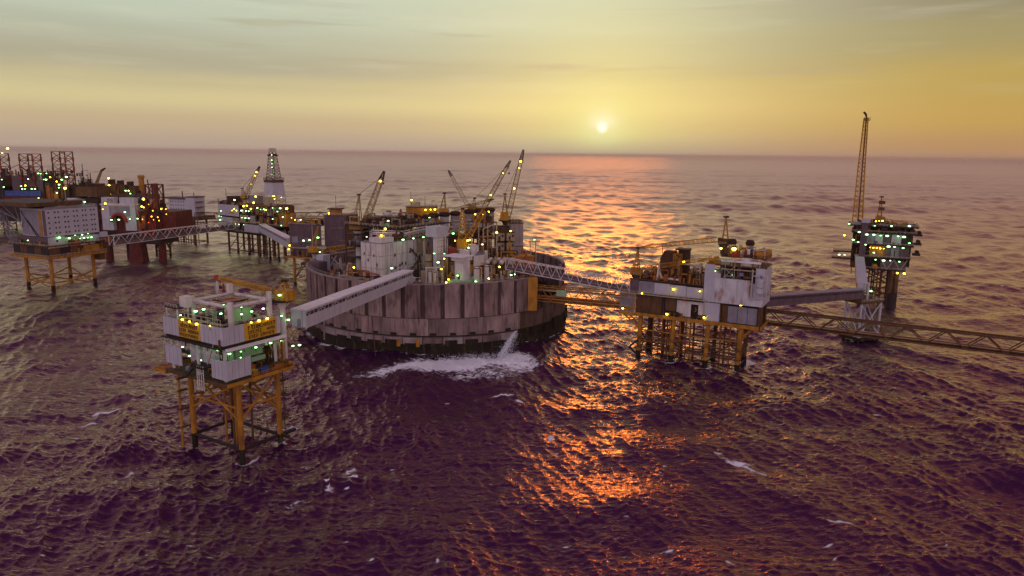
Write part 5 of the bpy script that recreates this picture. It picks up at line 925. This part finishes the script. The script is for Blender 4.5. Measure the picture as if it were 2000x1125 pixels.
def wellhead_platform():
    R = root('wellhead_platform', 'small far-right platform on a jacket with many green lamps and dark decks', 'oil platform', (215,447,0), -25)
    jacket(R, [(5,3),(24.5,3),(24.5,24),(5,24)], -6, 24, 1.0, 'brown', (3,12.5), None, 3, .42)
    part(R, 'caisson', MB().tube((21.5,2,-6),(21.5,2,24),1.5,n=14), 'brown'); part(R, 'caisson', MB().tube((25,8,-6),(25,8,24),1.3,n=14), 'brown'); part(R, 'caisson_collar', MB().tube((23,3,-3),(23,3,10),3.2,n=16), 'dark')
    rg = random.Random(6)
    for k in range(12): x=rg.uniform(8,26); y=rg.uniform(4,22); part(R, 'conductor_pipe', MB().tube((x,y,-5),(x,y,24),.4,n=8), rg.choice(('brown','ochre','dark')))
    for z in (4.6,8.2): part(R, 'jacket_walkway', MB().box(4,25,1.6,2.8,z,z+.3).rail([(4,1.6,z+.3),(25,1.6,z+.3)],1.1,.14,2), 'brown')
    for z,(x0,x1) in ((24,(3,29)),(31.2,(0,31)),(39.2,(-2,32)),(46.6,(-3,33)),(50.8,(-5,33.6))):
        part(R, 'deck', MB().box(x0,x1,0,25,z,z+.7), 'dark'); part(R, 'deck_rail', MB().rail([(x0,0,z+.7),(x1,0,z+.7),(x1,25,z+.7)],1.1,.15,2.2), 'rail')
    panel(R, 'base_wall', 15,29,.5,.8,24.7,30.4,'mauve'); panel(R, 'base_wall', 4,14.8,4,4.3,24.7,31,'dark'); panel(R, 'end_wall', 28.7,29,1,24,24.7,31,'brown')
    for k,(x0,x1,m) in enumerate(((8,12,'ochre'),(12.2,16,'ochre'),(16.2,20,'mauve'),(20.2,24.6,'grey'),(24.8,30,'mauve'))): panel(R, 'level_wall', x0,x1,2.2,2.5,32,39,m)
    for k,(x0,x1,m) in enumerate(((6,10.5,'grey'),(10.7,15,'clean'),(15.2,19.5,'mauve'),(19.7,25,'clean'),(25.2,31,'dark'))): panel(R, 'level_wall', x0,x1,2.4,2.7,40,46.5,m)
    panel(R, 'stair_tower', 2.4,6,-.5,3,31,53,'mauve'); panel(R, 'stair_roof', 2,7,-.8,4,53.05,55.2,'clean'); panel(R, 'top_wall', -4.6,1.8,.6,1,51.5,53.5,'grey')
    panel(R, 'back_wall', -2,32,18,18.4,24.7,50,'dark')
    for z,h,sd,x0,x1 in ((24.7,5.5,71,4,28),(31.9,6.4,72,0,30),(39.9,6,73,-2,31),(47.3,3.2,74,-3,32),(51.5,3.6,75,0,33)): clutter(R, x0,x1,.3,14,z,h,30,sd,('dark','brown','grey','ochre','dark','mauve'))
    for z in (34,40.5,46): part(R, 'end_platform', MB().box(32,36.2,3,9,z,z+1.0), 'dark'); part(R, 'end_tank', MB().tube((34.5,4,z+1.8),(34.5,9,z+1.8),1.2,n=10), 'dark')
    for z,x0 in ((33.5,-12.4),(29.2,-13)): part(R, 'side_gangway', MB().box(x0,-1,3,6,z,z+.8), 'dark'); part(R, 'gangway_rail', MB().rail([(x0,3,z+.8),(-1,3,z+.8)],1.2,.2,1.4), 'brown')
    for k in range(4): part(R, 'diagonal_brace', MB().bar((15+k*3.6,.2,24.8),(18.6+k*3.6,.2,31),.3) if k%2 else MB().bar((18.6+k*3.6,.2,24.8),(15+k*3.6,.2,31),.3), 'rail')
    part(R, 'hanging_basket', MB().box(-2,2,2,5,24.4,28).tube((-1,3,20),(-1,3,24),.25), 'brown')
    lamps(R, LAMPS['well'], True, .7)
    f = root('flare_tower', 'tall yellow lattice flare tower leaning over the far-right platform', 'flare tower', on(R,-.3,4,53.5), -25)
    part(f, 'lattice', MB().lattice((0,0,0),(-.7,0,31),5.6,3.9,10,.62,.30), 'yellow'); part(f, 'lattice', MB().lattice((-.7,0,31.05),(-.9,0,63),3.9,2.2,13,.52,.26), 'yellow'); part(f, 'flare_pipe', MB().tube((.3,-.4,0),(-.8,0,64.4),.45,n=8), 'brown'); part(f, 'flare_tip', MB().path([(-.8,0,64),(-1.4,0,65.6),(-2.6,0,66.6)],.6), 'cap'); part(f, 'top_platform', MB().box(-1.9,1.5,-1.4,1.4,61.6,62.1).rail([(-1.9,-1.4,62.1),(1.5,-1.4,62.1),(1.5,1.4,62.1)],1.1,.15,1), 'brown')
    c = crane('pedestal_crane', 'short dark crane on the far-right platform above three bright yellow lamps', on(R,12.5,7,51.5), 2, 1.4, 2.8, on(R,12,7,68.8), on(R,15,7,54.5), on(R,29,8,52.6), 2.4, 'ochre', None, 'ochre', 8, 'brown', 0, False, (), (2.4,3,3.4), False)
    lamps(c, [(*local(c, on(R,x,5,z)), 'y', r) for x,z,r in ((10.2,53.7,.65),(12.0,53.9,.8),(13.7,54.2,.6))], True, .6)
    [part(c, 'mast_winch', MB().box(-1.4,1.4,-1.2,1.2,z,z+2), 'brown') for z in (9,13)]
wellhead_platform()

# ---------------------------------------------------------------- left: accommodation platform
def quarters_platform():
    R = root('quarters_platform', 'left-hand platform carrying a white accommodation block dotted with small windows', 'oil platform', (-300.3,460.7,0), 66.4)
    jacket(R, [(0,0),(31,2),(33,30),(1.5,27)], -6, 22, 1.15, 'ochre', (5.5,), None, 4.2, .45, False)
    lg = [(0,0),(31,2),(33,30),(1.5,27)]
    for i in range(4):
        a, b = lg[i], lg[(i+1)%4]; part(R, 'diagonal_brace', MB().tube((*a,1),(*b,10),.4,n=8), 'ochre'); part(R, 'diagonal_brace', MB().tube((*b,1),(*a,10),.4,n=8), 'ochre')
    part(R, 'cellar_deck', MB().box(-3,38,-3,36,22,23.2), 'deck'); part(R, 'deck_girder', MB().box(-3.4,38,-3.4,-3.03,21.6,23.4), 'ochre'); part(R, 'deck_girder', MB().box(-3.4,-3.03,-3,36,21.6,23.4), 'ochre')
    for k in range(5): panel(R, 'dark_lower_wall', -1.6,-1.3,-1+k*7,5.7+k*7,23.2,29.5,'brown' if k%2 else 'dark')
    for k in range(5): panel(R, 'dark_lower_wall', -1+k*7.4,6.1+k*7.4,-1.6,-1.3,23.2,28.6,'brown' if k%2 == 0 else 'dark')
    part(R, 'main_deck', MB().box(-3,38,-2.6,36,29.6,30.2), 'deck'); part(R, 'deck_rail', MB().rail([(38,-2.6,30.2),(-3,-2.6,30.2),(-3,36,30.2)],1.2,.18,2.6), 'rail'); part(R, 'deck_rail', MB().rail([(38,-3.2,23.2),(-3.2,-3.2,23.2),(-3.2,36,23.2)],1.2,.18,2.6), 'rail')
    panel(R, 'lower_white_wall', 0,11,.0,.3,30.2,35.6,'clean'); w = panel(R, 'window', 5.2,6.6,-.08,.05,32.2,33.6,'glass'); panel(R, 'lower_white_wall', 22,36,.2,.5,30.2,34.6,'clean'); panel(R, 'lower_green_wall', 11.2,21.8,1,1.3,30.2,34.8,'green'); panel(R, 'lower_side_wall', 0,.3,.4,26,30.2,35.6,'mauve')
    part(R, 'block_wall', MB().box(0,36.2,0,25,36,53.6), 'clean', 'white windowed wall block'); part(R, 'block_floor', MB().box(.2,36,.2,24.8,35.4,35.98), 'dark'); part(R, 'block_roof', MB().box(-.2,36.4,-.2,25.2,53.603,54.1), 'grey')
    for x in (1.8,6.1,8.4,12.5,14.8,19,21.3,25.2,27.4,31.3,33.5):
        for z in (51.6,48.2,44.9,41.5,38.2): 
            fr = part(R, 'window', MB().box(x-.55,x+.55,-.1,.03,z-.6,z+.6), 'grey'); part(fr, 'pane', MB().box(x-.42,x+.42,-.14,-.09,z-.46,z+.46), 'glass')
    panel(R, 'side_panel', -.12,.02,7,24.5,36.5,53,'grey'); panel(R, 'side_panel', -.12,.02,.3,3.4,36.3,53.2,'mauve'); panel(R, 'ochre_ladder_strip', -.35,-.05,4.2,6.6,36.3,53.2,'ochre')
    for a,b in (((-.5,24,52),(-.5,10,36)),((-.5,18,46),(-.5,8,36))): part(R, 'stair_stringer', MB().bar(a,b,.3), 'dark')
    part(R, 'helideck', MB().box(-6,30,6,60,55.6,57.6), 'dark', 'dark helideck slab'); part(R, 'helideck_edge', MB().box(-6.3,-6.03,6,60,55.4,57.9), 'brown'); part(R, 'helideck_edge', MB().box(-6,30,5.6,5.97,55.4,57.9), 'brown')
    for y in (12,24,36,48,58):
        part(R, 'helideck_strut', MB().bar((-4,y,55.6),(-.5,24+min(y,30)*.04,40+y*.1),.35), 'grey')
    part(R, 'west_stair', MB().lattice((-2,30,30),(-2,44,52),3,3,6,.3,.2), 'grey'); part(R, 'west_walkway', MB().box(-3,2,36,46,30,31.2), 'brown')
    part(R, 'roof_plant', MB().box(14,20,8,12,54.1,56.4), 'clean'); part(R, 'roof_plant', MB().box(24,34,9,12,54.1,58.4), 'grey'); part(R, 'roof_rail', MB().rail([(0,0,54.1),(36,0,54.1),(36,25,54.1)],1.1,.18,2.4), 'rail'); clutter(R, 10,36,8,22,54.1,3.5,26,81,('white','dark','grey','brown'))
    clutter(R, 8, 37, -2, 2, 30.2, 3, 26, 82, ('orange','brown','ochre','dark')); clutter(R, 10, 37, -2.5, 2, 23.2, 5, 40, 83, ('ochre','brown','dark','orange')); clutter(R, -2.5,-1.4, 0, 34, 30.2, 3, 16, 84, ('brown','dark','ochre'))
    part(R, 'orange_boat_cradle', MB().box(13,20,-2.2,0,28.6,31.8), 'orange'); part(R, 'ochre_module', MB().box(22,33,-3,-1.7,24,28.2), 'ochre'); part(R, 'east_module', MB().box(36.5,41,-2,6,22,33), 'brown'); part(R, 'east_box', MB().box(36,40.5,-2.3,0,32.5,36), 'clean'); part(R, 'orange_container', MB().box(38,43,-2.6,-.2,29,31.8), 'orange')
    part(R, 'hose_reel', MB().box(33,37,-2.5,6,17,22), 'brown')
    lamps(R, LAMPS['quarters'], True, .8)
    return R
quarters_platform()
truss_bridge('truss_bridge', 'white truss bridge from the windowed accommodation platform to the derrick platform', (-272,483,28.2), (-250,640,23.6), 3.6, 6.6, 22, 'white', 'mauve', .40, .30, wall='mauve')

def drilling_platform():
    R = root('drilling_platform', 'platform with white-skirted drilling derrick and many yellow and green lamps', 'oil platform', (-262.7,657,0), -35)
    for i,x in enumerate((0,13.5,30,46,60,72)):
        for y in (1.5,17): lg = part(R, 'leg', MB().tube((x,y,2),(x,y,19),.95,n=10), 'brown'); part(lg, 'wet_leg_foot', MB().tube((x,y,-6),(x,y,2.02),1.1,n=10), 'algae')
    for x0,x1 in ((0,13.5),(13.5,30),(30,46),(46,60),(60,72)):
        for z in (3,9.5,15): part(R, 'horizontal_brace', MB().tube((x0,1.5,z),(x1,1.5,z),.34,n=8), 'brown' if z > 4 else 'dark')
        part(R, 'diagonal_brace', MB().tube((x0,1.5,3),(x1,1.5,15),.3,n=8), 'brown')
    rg = random.Random(12)
    for k in range(22): x = rg.uniform(16,70); y = rg.uniform(3,15); part(R, 'conductor_pipe', MB().tube((x,y,-5),(x,y,19),.4,n=6), rg.choice(('brown','dark','orange')))
    part(R, 'cellar_deck', MB().box(-12,87,-1,22,19,20.4), 'dark'); part(R, 'main_deck', MB().box(-12,80,-.5,22,28.2,29), 'deck'); part(R, 'upper_deck', MB().box(-10,72,0,22,36.6,37.2), 'dark')
    for k in range(3): panel(R, 'white_upper_wall', -10+k*10.3,.1+k*10.3,-.9,-.6,34,44,'clean')
    for k in range(3): panel(R, 'white_lower_wall', -10+k*10.3,.1+k*10.3,-.8,-.5,24.6,32.6,'clean' if k < 2 else 'beige')
    panel(R, 'yellow_name_panel', 7,15,-1.05,-.92,36.2,37.8,'signy'); panel(R, 'side_wall', -10.3,-10.03,-.6,20,24,44,'mauve')
    panel(R, 'beige_wall', 22,34,-.6,-.3,29.2,36,'beige'); panel(R, 'dark_opening', 30,34,-.75,-.62,30,34,'dark'); panel(R, 'beige_wall', 36,44,-.4,-.1,29.2,36,'stackm'); panel(R, 'white_end_box', 30,51,-2.6,-1.2,21.4,28,'clean'); panel(R, 'inner_wall', -9,80,8,8.4,20.4,44,'dark')
    panel(R, 'dark_house', 0,12,2,12,44.1,51.5,'cap'); panel(R, 'dark_house', -8,-.2,2,12,44.1,47.5,'mauve'); panel(R, 'brown_house', 24,46,4,14,37.2,46,'brown'); panel(R, 'grey_house', 26,37,6,14,46.05,53,'grey'); panel(R, 'drill_floor', 50,72,2,20,37.2,45.6,'brown'); panel(R, 'drill_house', 53,66,2.5,4,45.65,53,'beige')
    panel(R, 'ochre_module', 66,84,2,12,29.2,40,'ochre'); panel(R, 'ochre_module', 70,79,4,12,40.05,47,'brown')
    for sd,(x0,x1,z,h,n) in enumerate(((-10,84,20.4,7,70),(22,84,29,7,80),(20,72,37.2,7,70),(46,84,40,6,40),(-9,24,44,4,26))): clutter(R, x0,x1,-.4,7,z,h,n,90+sd,('dark','brown','ochre','beige','orange','grey'))
    part(R, 'mast_pole', MB().tube((-11,0,29),(-11,0,49),.3,n=6), 'dark'); part(R, 'mast_pole', MB().tube((-4,4,47),(-4,4,58),.2,n=6), 'dark'); part(R, 'deck_rail', MB().rail([(-12,-1,20.4),(87,-1,20.4)],1.2,.2,3), 'rail'); part(R, 'deck_rail', MB().rail([(20,-.5,29),(80,-.5,29)],1.2,.2,3), 'rail')
    # derrick
    d = root('drilling_derrick', 'slim drilling derrick with a pale boxed-in lower section and dark lattice top', 'derrick', on(R,60,9,45.6), -35)
    part(d, 'leg_frame', MB().lattice((0,0,0),(0,0,9.4),13,12.4,2,.6,.35), 'beige'); part(d, 'white_skirt', MB().frustum(0,0,9.4,20,6.6,6.6,5.5,5.5), 'clean'); part(d, 'fence_platform', MB().box(-6,6,-6,6,20.02,22).rail([(-6,-6,22),(6,-6,22),(6,6,22)],2,.3,1.6), 'brown'); part(d, 'lattice', MB().lattice((0,0,22),(0,0,42.5),9,4.8,8,.5,.3), 'mauve'); part(d, 'crown', MB().frustum(0,0,42.5,44.4,3.4,3.4,2.4,2.4), 'cap'); part(d, 'gin_frame', MB().lattice((0,0,44.4),(0,0,49),4.4,3.6,1,.35,.25), 'mauve')
    lamps(d, [(3.2,-3.6,z,'g',.5) for z in (24,27,30,33,36,39)]+[(2.6,-2.8,43.4,'g',.6)], True, .4)
    crane('pedestal_crane', 'crane left of the derrick, boom raised to the right with two lights', on(R,24,4,37.2), 12.5, 1.8, 3.4, on(R,21,4,59), on(R,25.5,4,52), on(R,48,4,79), 3.2, bl=((.80,.8),(.68,.9),(.4,.45)), hang=0, pmat='beige', cabsize=(3,3.6,3), mat='olive')
    lamps(R, LAMPS['drill'], True, .9)
    return R
drilling_platform()
covered_bridge('covered_bridge', 'short white covered bridge sloping from the derrick platform down to the mauve block', (-219,625,23.0), (-157,503,25.5), 4.8, 6.4)

def block_platform():
    R = root('module_platform', 'platform of dark mauve windowless modules just left of the tank', 'oil platform', (-156,495,0), -15)
    for x,y in ((3,2),(14,2),(24,2),(38,8),(3,18),(14,18),(24,18),(38,18)):
        lg = part(R, 'leg', MB().tube((x,y,2),(x,y,19.4),.9,n=10), 'ochre'); part(lg, 'wet_leg_foot', MB().tube((x,y,-6),(x,y,2.02),1.0,n=10), 'algae')
    for a,b in (((3,2),(14,2)),((14,2),(24,2)),((24,2),(38,8)),((3,2),(3,18))):
        for z in (4,11): part(R, 'horizontal_brace', MB().tube((*a,z),(*b,z),.3,n=8), 'ochre')
        part(R, 'diagonal_brace', MB().tube((*a,4),(*b,18),.3,n=8), 'brown')
    part(R, 'cellar_deck', MB().box(-2,44,-1,24,19.4,20.6), 'ochre')
    for k in range(2): panel(R, 'mauve_wall', 1.8+k*12.2,13.8+k*12.2,-.2,.1,28.2,43.2,'mauve')
    for k in range(2): panel(R, 'lower_mauve_wall', 2.4+k*11.9,14.1+k*11.9,.6,.9,20.7,26.2,'mauve')
    panel(R, 'left_wall', 1.5,1.77,.2,20,20.7,43.2,'grey'); part(R, 'ledge', MB().box(1.2,27,-1.2,0,26.4,27.4), 'ledge'); part(R, 'ledge', MB().box(1.2,27,-.9,-.25,43.25,44.0), 'ledge')
    panel(R, 'roof', 1.8,26.2,.2,20,42.4,43.1,'dark'); panel(R, 'tall_block_wall', 26.8,27.1,3,20,28.5,49.8,'grey')
    for k in range(2): panel(R, 'tall_block_wall', 27.2+k*8.2,35.3+k*8.2,2.8,3.1,28.2,50,'mauve')
    panel(R, 'tall_block_side', 43.4,43.7,3.2,20,28.2,50,'brown'); panel(R, 'tall_block_roof', 27,43.6,3.2,20,49.2,49.8,'brown'); panel(R, 'tall_block_base', 26,44,2,20,21,28,'dark')
    panel(R, 'rust_patch', 3.4,8,-.35,-.22,30,34.6,'grey'); panel(R, 'hatch_box', 13.6,17.6,-1.2,-.22,31,34,'ledge'); part(R, 'drain_pipe', MB().tube((19.5,-.5,21),(19.5,-.5,43),.25,n=6), 'rail'); part(R, 'cable_tray', MB().bar((2,-.5,31),(26,-.5,31),.3), 'ledge'); [part(R, 'wall_duct', MB().bar(a,b,.3), 'ledge') for a,b in (((32,2.5,41),(43,2.5,41.6)),((38,2.5,33),(43,2.5,33)),((41,2.5,49),(43,2.5,42)))]
    part(R, 'roof_rail', MB().rail([(27,3,50),(43.6,3,50),(43.6,20,50)],1.2,.18,2.2), 'rail'); part(R, 'roof_house', MB().box(30,37,5,10,49.85,53.6), 'ochre'); part(R, 'roof_house_top', MB().box(29,38,4,11,53.65,54.4), 'brown'); part(R, 'mast_pole', MB().tube((34,7,54.4),(34,7,63),.16,n=6), 'dark')
    clutter(R, 3, 26, 1, 18, 43.1, 4.5, 50, 101, ('ochre','dark','brown','yellow','beige')); part(R, 'long_roof_beam', MB().box(3,30,10,12,47.4,48.3), 'beige'); clutter(R, -2, 26, -1, 0, 20.6, 4, 18, 102, ('ochre','brown','dark'))
    part(R, 'crane_bracket', MB().box(24,36,-24,-1,18.8,20.6), 'brown'); part(R, 'bracket_leg', MB().tube((30,-22,-6),(30,-22,18.8),.8,n=10), 'ochre')
    lamps(R, LAMPS['block'], True, .6)
    c = crane('pedestal_crane', 'bright yellow crane before the mauve modules, boom lying level with a red tip', (-131,470,20), 6.2, 1.3, 3.0, (-127.8,470,45), (-131.5,470,27.4), (-101,470,32.4), 3.4, 'yellow', None, 'yellow', 14, 'clean', 0, False, (), (3.4,4.6,3.6), False)
    part(c, 'tip_marker', MB().box(29.4,31,-.8,.8,11.6,13.4), 'red'); lamps(c, [(3.4,-2.4,17,'g',.7),(4.4,-2.6,7.5,'g',.5)], True, .6); part(c, 'cream_locker', MB().box(4,8.4,-2,0,9.4,10.8), 'rail')
    b = root('rim_walkway_bridge', 'dark low walkway bridge between the mauve modules and the tank', 'bridge', (-121,470,26)); part(b, 'deck', MB().add([(0,0,0),(48,-70,4),(51,-68,4),(3,2,0),(0,0,1.2),(48,-70,5.2),(51,-68,5.2),(3,2,1.2)],[(0,3,2,1),(4,5,6,7),(0,1,5,4),(1,2,6,5),(2,3,7,6),(3,0,4,7)]), 'brown'); part(b, 'rail', MB().rail([(0,0,1.2),(48,-70,5.2)],1.1,.16,3), 'rail')
block_platform()

# ---------------------------------------------------------------- far left: jack-up rig, red platform, distant platforms
def jackup():
    R = root('jack_up_rig', 'distant dark jack-up rig with blue band at the far left edge', 'jack-up rig', (-520,800,0))
    part(R, 'hull', MB().prism([(-75,-4),(30,-4),(46,14),(30,60),(-75,60)],12,24), 'dark'); part(R, 'red_band', MB().box(-42,1,-5,-4.1,34,39.6), 'redsteel'); part(R, 'deck_block', MB().box(-75,-2,-4,40,24.05,40), 'dark')
    part(R, 'blue_band', MB().box(-40,-.5,-6,-4.1,40.1,46), 'blue', 'blue painted block'); part(R, 'upper_block', MB().box(-74,-44,-2,30,40.05,58), 'dark'); part(R, 'grey_block', MB().box(-36,-2,2,20,40.05,62), 'mauve'); part(R, 'dark_block', MB().box(-14,10,4,20,40,58), 'dark'); clutter(R, -14, 24, 1, 10, 58, 10, 60, 116, ('dark','brown','green','grey','dark'))
    part(R, 'brown_block', MB().box(34,57,2,30,40,51), 'brown'); part(R, 'brown_block', MB().box(24,33.9,4,24,38,52), 'cap'); part(R, 'cantilever', MB().box(44,57,4,20,51.05,54), 'cap'); clutter(R, 25, 50, 1, 10, 51, 8, 50, 115, ('dark','brown','cap','redsteel','dark')); part(R, 'white_box', MB().box(26,39,-3,1,33,38.5), 'clean'); part(R, 'lower_block', MB().box(2,57,1,30,24.05,37.9), 'dark')
    part(R, 'mast_pole', MB().tube((40,8,57),(40,8,76),.4,n=6), 'dark'); part(R, 'mast_pole', MB().tube((48,8,57),(48,8,66),.6,n=6), 'brown')
    for lx in (-53,-17,19):
        f = part(R, 'lattice_leg', MB().lattice((lx,8,-6),(lx,8,86 if lx < 19 else 89),14.5,14.5,13,.9,.5), 'redsteel' )
        g = MB()
        for s_ in ((-7.25,-7.25),(7.25,-7.25),(7.25,7.25),(-7.25,7.25)):
            for k in range(4): g.box(lx+s_[0]-.75,lx+s_[0]+.75,8+s_[1]-.75,8+s_[1]+.75,48+k*10,52.5+k*10)
        part(f, 'red_chord_band', g, 'red')
        part(R, 'jack_house', MB().box(lx-9,lx+9,-1,17,24.1,50), 'dark')
    part(R, 'crane_boom', MB().lattice((-62,4,52),(-68,4,93),3,1.4,9,.6,.4), 'mauve'); part(R, 'crane_boom', MB().lattice((-54,4,52),(-78,4,88),3,1.2,9,.6,.4), 'redsteel'); part(R, 'crane_house', MB().box(-46,-40,0,6,58,66).box(-45,-41,1,5,66,70), 'cap'); part(R, 'crane_jib', MB().bar((-30,6,74),(-12,6,62),.6).bar((-42,6,68),(-30,6,74),.4), 'dark')
    clutter(R, -40, 40, -2, 20, 62, 8, 60, 111, ('dark','brown','ochre','redsteel','grey')); clutter(R, -74, -44, -2, 20, 58, 7, 26, 112, ('dark','brown','cap')); clutter(R, 0, 26, -3.5, 4, 24, 36, 50, 113, ('dark','brown','ochre','orange','grey')); clutter(R, 2, 57, -4, 1, 24, 10, 40, 114, ('dark','grey','brown'))
    lamps(R, LAMPS['jackup'], False, .6)
jackup()
def red_platform():
    R = root('red_platform', 'dark red platform with a white arched block between accommodation and truss bridge', 'oil platform', (-345,600,0), -6)
    part(R, 'red_body', MB().box(-6,66,0,26,24,42), 'redsteel'); part(R, 'black_base', MB().box(-6,52,-.6,26,14.5,23.97), 'dark'); part(R, 'red_end', MB().box(38,54.5,-3,20,20,40), 'redsteel'); clutter(R, 37, 55, -4.5, 8, 38, 6, 70, 124, ('redsteel','red','dark','brown'))
    m = MB(); m.box(4,13.6,-4,2,26,47).box(24.4,34,-4,2,26,47).box(13.63,24.37,-4,2,39.6,47); part(R, 'arch_pier', MB().box(4,13.6,-4,2,26,46.8), 'clean'); part(R, 'arch_pier', MB().box(24.4,34,-4,2,26,46.8), 'clean'); part(R, 'arch_head', MB().box(13.63,24.37,-4,2,39.4,46.8), 'clean')
    part(R, 'recess_wall', MB().box(11,29,-4.3,-4.03,38,46), 'grey'); part(R, 'arch', MB().path([(19+6.5*math.cos(a),-4.4,33+6.5*math.sin(a)) for a in [k*math.pi/10 for k in range(11)]],1.3,8), 'red'); part(R, 'roof_edge', MB().box(3.4,34.6,-4.6,2.4,46.83,47.8), 'white'); part(R, 'roof_cabin', MB().box(4,15,-3,2,47.83,53), 'clean'); part(R, 'roof_cabin', MB().box(20,33,-3,2,47.83,53), 'clean'); part(R, 'cabin_window', MB().box(9,14.4,-3.1,-2.98,48.6,52.2), 'grey')
    part(R, 'red_tower', MB().lattice((47,4,43),(47,4,64),9.5,9.5,2,1.1,.6), 'redsteel'); part(R, 'red_column', MB().box(49.8,52.4,-1.6,1.2,43.43,65), 'redsteel'); part(R, 'white_tower_base', MB().box(43.5,50,2,6,43.43,52), 'rail')
    for x in (2,50): part(R, 'column', MB().tube((x,4,-6),(x,4,16),3.2,n=12), 'redsteel')
    part(R, 'pink_column', MB().frustum(31,0,-4,15,7,4,5,4), 'redsteel'); part(R, 'pink_column', MB().frustum(20,12,-4,15,5,4,5,4), 'dark')
    clutter(R, 36, 53, -4.2, -3.1, 22, 18, 50, 121, ('redsteel','red','dark','orange')); clutter(R, 34, 54, 0, 10, 43.4, 6, 30, 122, ('redsteel','dark','red')); clutter(R, -6, 4, -2, 0, 24, 18, 20, 123, ('redsteel','dark'))
    lamps(R, LAMPS['redplat'], False, .6)
red_platform()
def distant():
    R = root('distant_platform', 'distant platform with stubby stacks behind the white arched block', 'oil platform', (-497,850,0), -5)
    part(R, 'deck', MB().box(-8,72,0,26,26,33), 'dark'); part(R, 'upper_deck', MB().box(-4,70,2,24,33.05,40), 'mauve'); part(R, 'house', MB().box(-4,14,4,20,40,49), 'brown')
    for k,x in enumerate((20,31,43)): part(R, 'stack_block', MB().box(x,x+8.6,4,14,40,52-k), 'brown'); part(R, 'stack_cap', MB().box(x-.6,x+1.6,3.6,14,40,57-k), 'cap')
    part(R, 'crane_boom', MB().lattice((3,4,49),(12,4,67),2.4,1.4,6,.5,.3), 'olive'); part(R, 'crane_tip', MB().lattice((12,4,67),(17,4,70),1.4,1,2,.6,.4), 'cap'); part(R, 'ochre_tower', MB().box(57,61.6,4,8,40,60).frustum(59.3,6,60.03,62.5,3.4,2.6,2.6,2), 'ochre'); part(R, 'pole', MB().tube((70,4,36),(68,4,58),1.1,.6,8), 'brown')
    for x in (0,20,40,60): part(R, 'leg', MB().tube((x,4,-6),(x,4,26),1.2), 'brown')
    clutter(R, -6, 70, 0, 8, 40, 6, 60, 131, ('brown','dark','ochre','beige','orange')); clutter(R, -6, 70, -1, 2, 33, 5, 30, 132, ('clean','dark','brown')); lamps(R, LAMPS['farplat'], False, .6)
    R = root('distant_quarters', 'distant pale box-shaped accommodation platform right of the red platform', 'oil platform', (-336,702,0), -20)
    part(R, 'white_wall', MB().box(0,22,0,12,29.5,45.5), 'clean'); part(R, 'white_wing', MB().box(22.1,33,-1,12,29.5,47.4), 'clean'); part(R, 'roof', MB().box(-8,22,-1,13,45.53,47), 'mauve'); part(R, 'roof', MB().box(22.1,33.6,-1.4,12.4,47.43,48.4), 'mauve'); part(R, 'deck', MB().box(-6,38,-3,20,26,29.45), 'brown')
    for x in (2.5,5.5,9,12,15.5,18.5):
        for z in (43,39.6,36.2,32.8): part(R, 'window', MB().box(x-.5,x+.5,-.1,.02,z-.55,z+.55), 'glass')
    for z in (43,38,33): part(R, 'balcony', MB().box(33.05,36,0,8,z,z+.6), 'brown')
    for x,y in ((0,0),(30,0),(30,16),(0,16)): part(R, 'leg', MB().tube((x,y,-6),(x,y,26),1.0), 'brown')
    for z in (4,14): 
        for a,b in (((0,0),(30,0)),((0,0),(0,16)),((30,0),(30,16)),((0,16),(30,16))): part(R, 'horizontal_brace', MB().tube((*a,z),(*b,z),.4), 'brown')
    part(R, 'diagonal_brace', MB().tube((0,0,4),(30,0,14),.35), 'brown'); part(R, 'diagonal_brace', MB().tube((30,0,4),(0,0,14),.35), 'brown')
    for k in range(9): part(R, 'conductor_pipe', MB().tube((3+k*3.2,6,-5),(3+k*3.2,6,26),.4,n=6), 'brown')
    part(R, 'roof_mast', MB().tube((14,4,47),(14,4,53),.6,n=6), 'mauve'); part(R, 'roof_mast', MB().tube((28,4,48),(28,4,52),.4,n=6), 'mauve'); lamps(R, LAMPS['farblock'], False, .6)
    R = truss_bridge('truss_bridge', 'dark truss bridge behind the white one, from the red platform to the derrick platform', (-297,618,24.5), (-236,668,22), 4, 6, 14, 'brown', 'dark', .5, .35)[0]
    R = root('bridge_support_tower', 'braced steel tower in the sea under the dark truss bridge', 'support tower', (-303,621,0), -40); jacket(R, [(-11,-3),(0,-3),(0,4),(-11,4)], -6, 23, .9, 'brown', (5,), None, 2, .4); part(R, 'caisson', MB().tube((2.4,-3,-6),(2.4,-3,24),1.7,n=12), 'dark')
    R = truss_bridge('truss_bridge', 'dark truss bridge leaving the windowed accommodation block past the distant white quarters', (-306,690,27.0), (-190,735,25), 4, 6, 20, 'brown', 'dark', .5, .35)[0]
    R['label'] = 'farthest dark truss bridge, below the distant pale box-shaped quarters'
distant()

# ---------------------------------------------------------------- hazy sea air
def haze():
    mb = MB().box(-44000, 44000, -44000, 44000, -9, 126)
    m = bpy.data.materials.new('sea_haze'); m.use_nodes = True; n = m.node_tree.nodes; n.clear()
    v = n.new('ShaderNodeVolumePrincipled'); v.inputs['Color'].default_value = (1.0,.90,.84,1); v.inputs['Density'].default_value = 3.0e-5; v.inputs['Anisotropy'].default_value = .35
    o = n.new('ShaderNodeOutputMaterial'); m.node_tree.links.new(v.outputs[0], o.inputs['Volume'])
    h = bpy.data.objects.new('haze', mb.mesh('haze', m)); COL.objects.link(h); h['kind'] = 'stuff'; h['label'] = 'thin mauve haze over the sea'
haze()
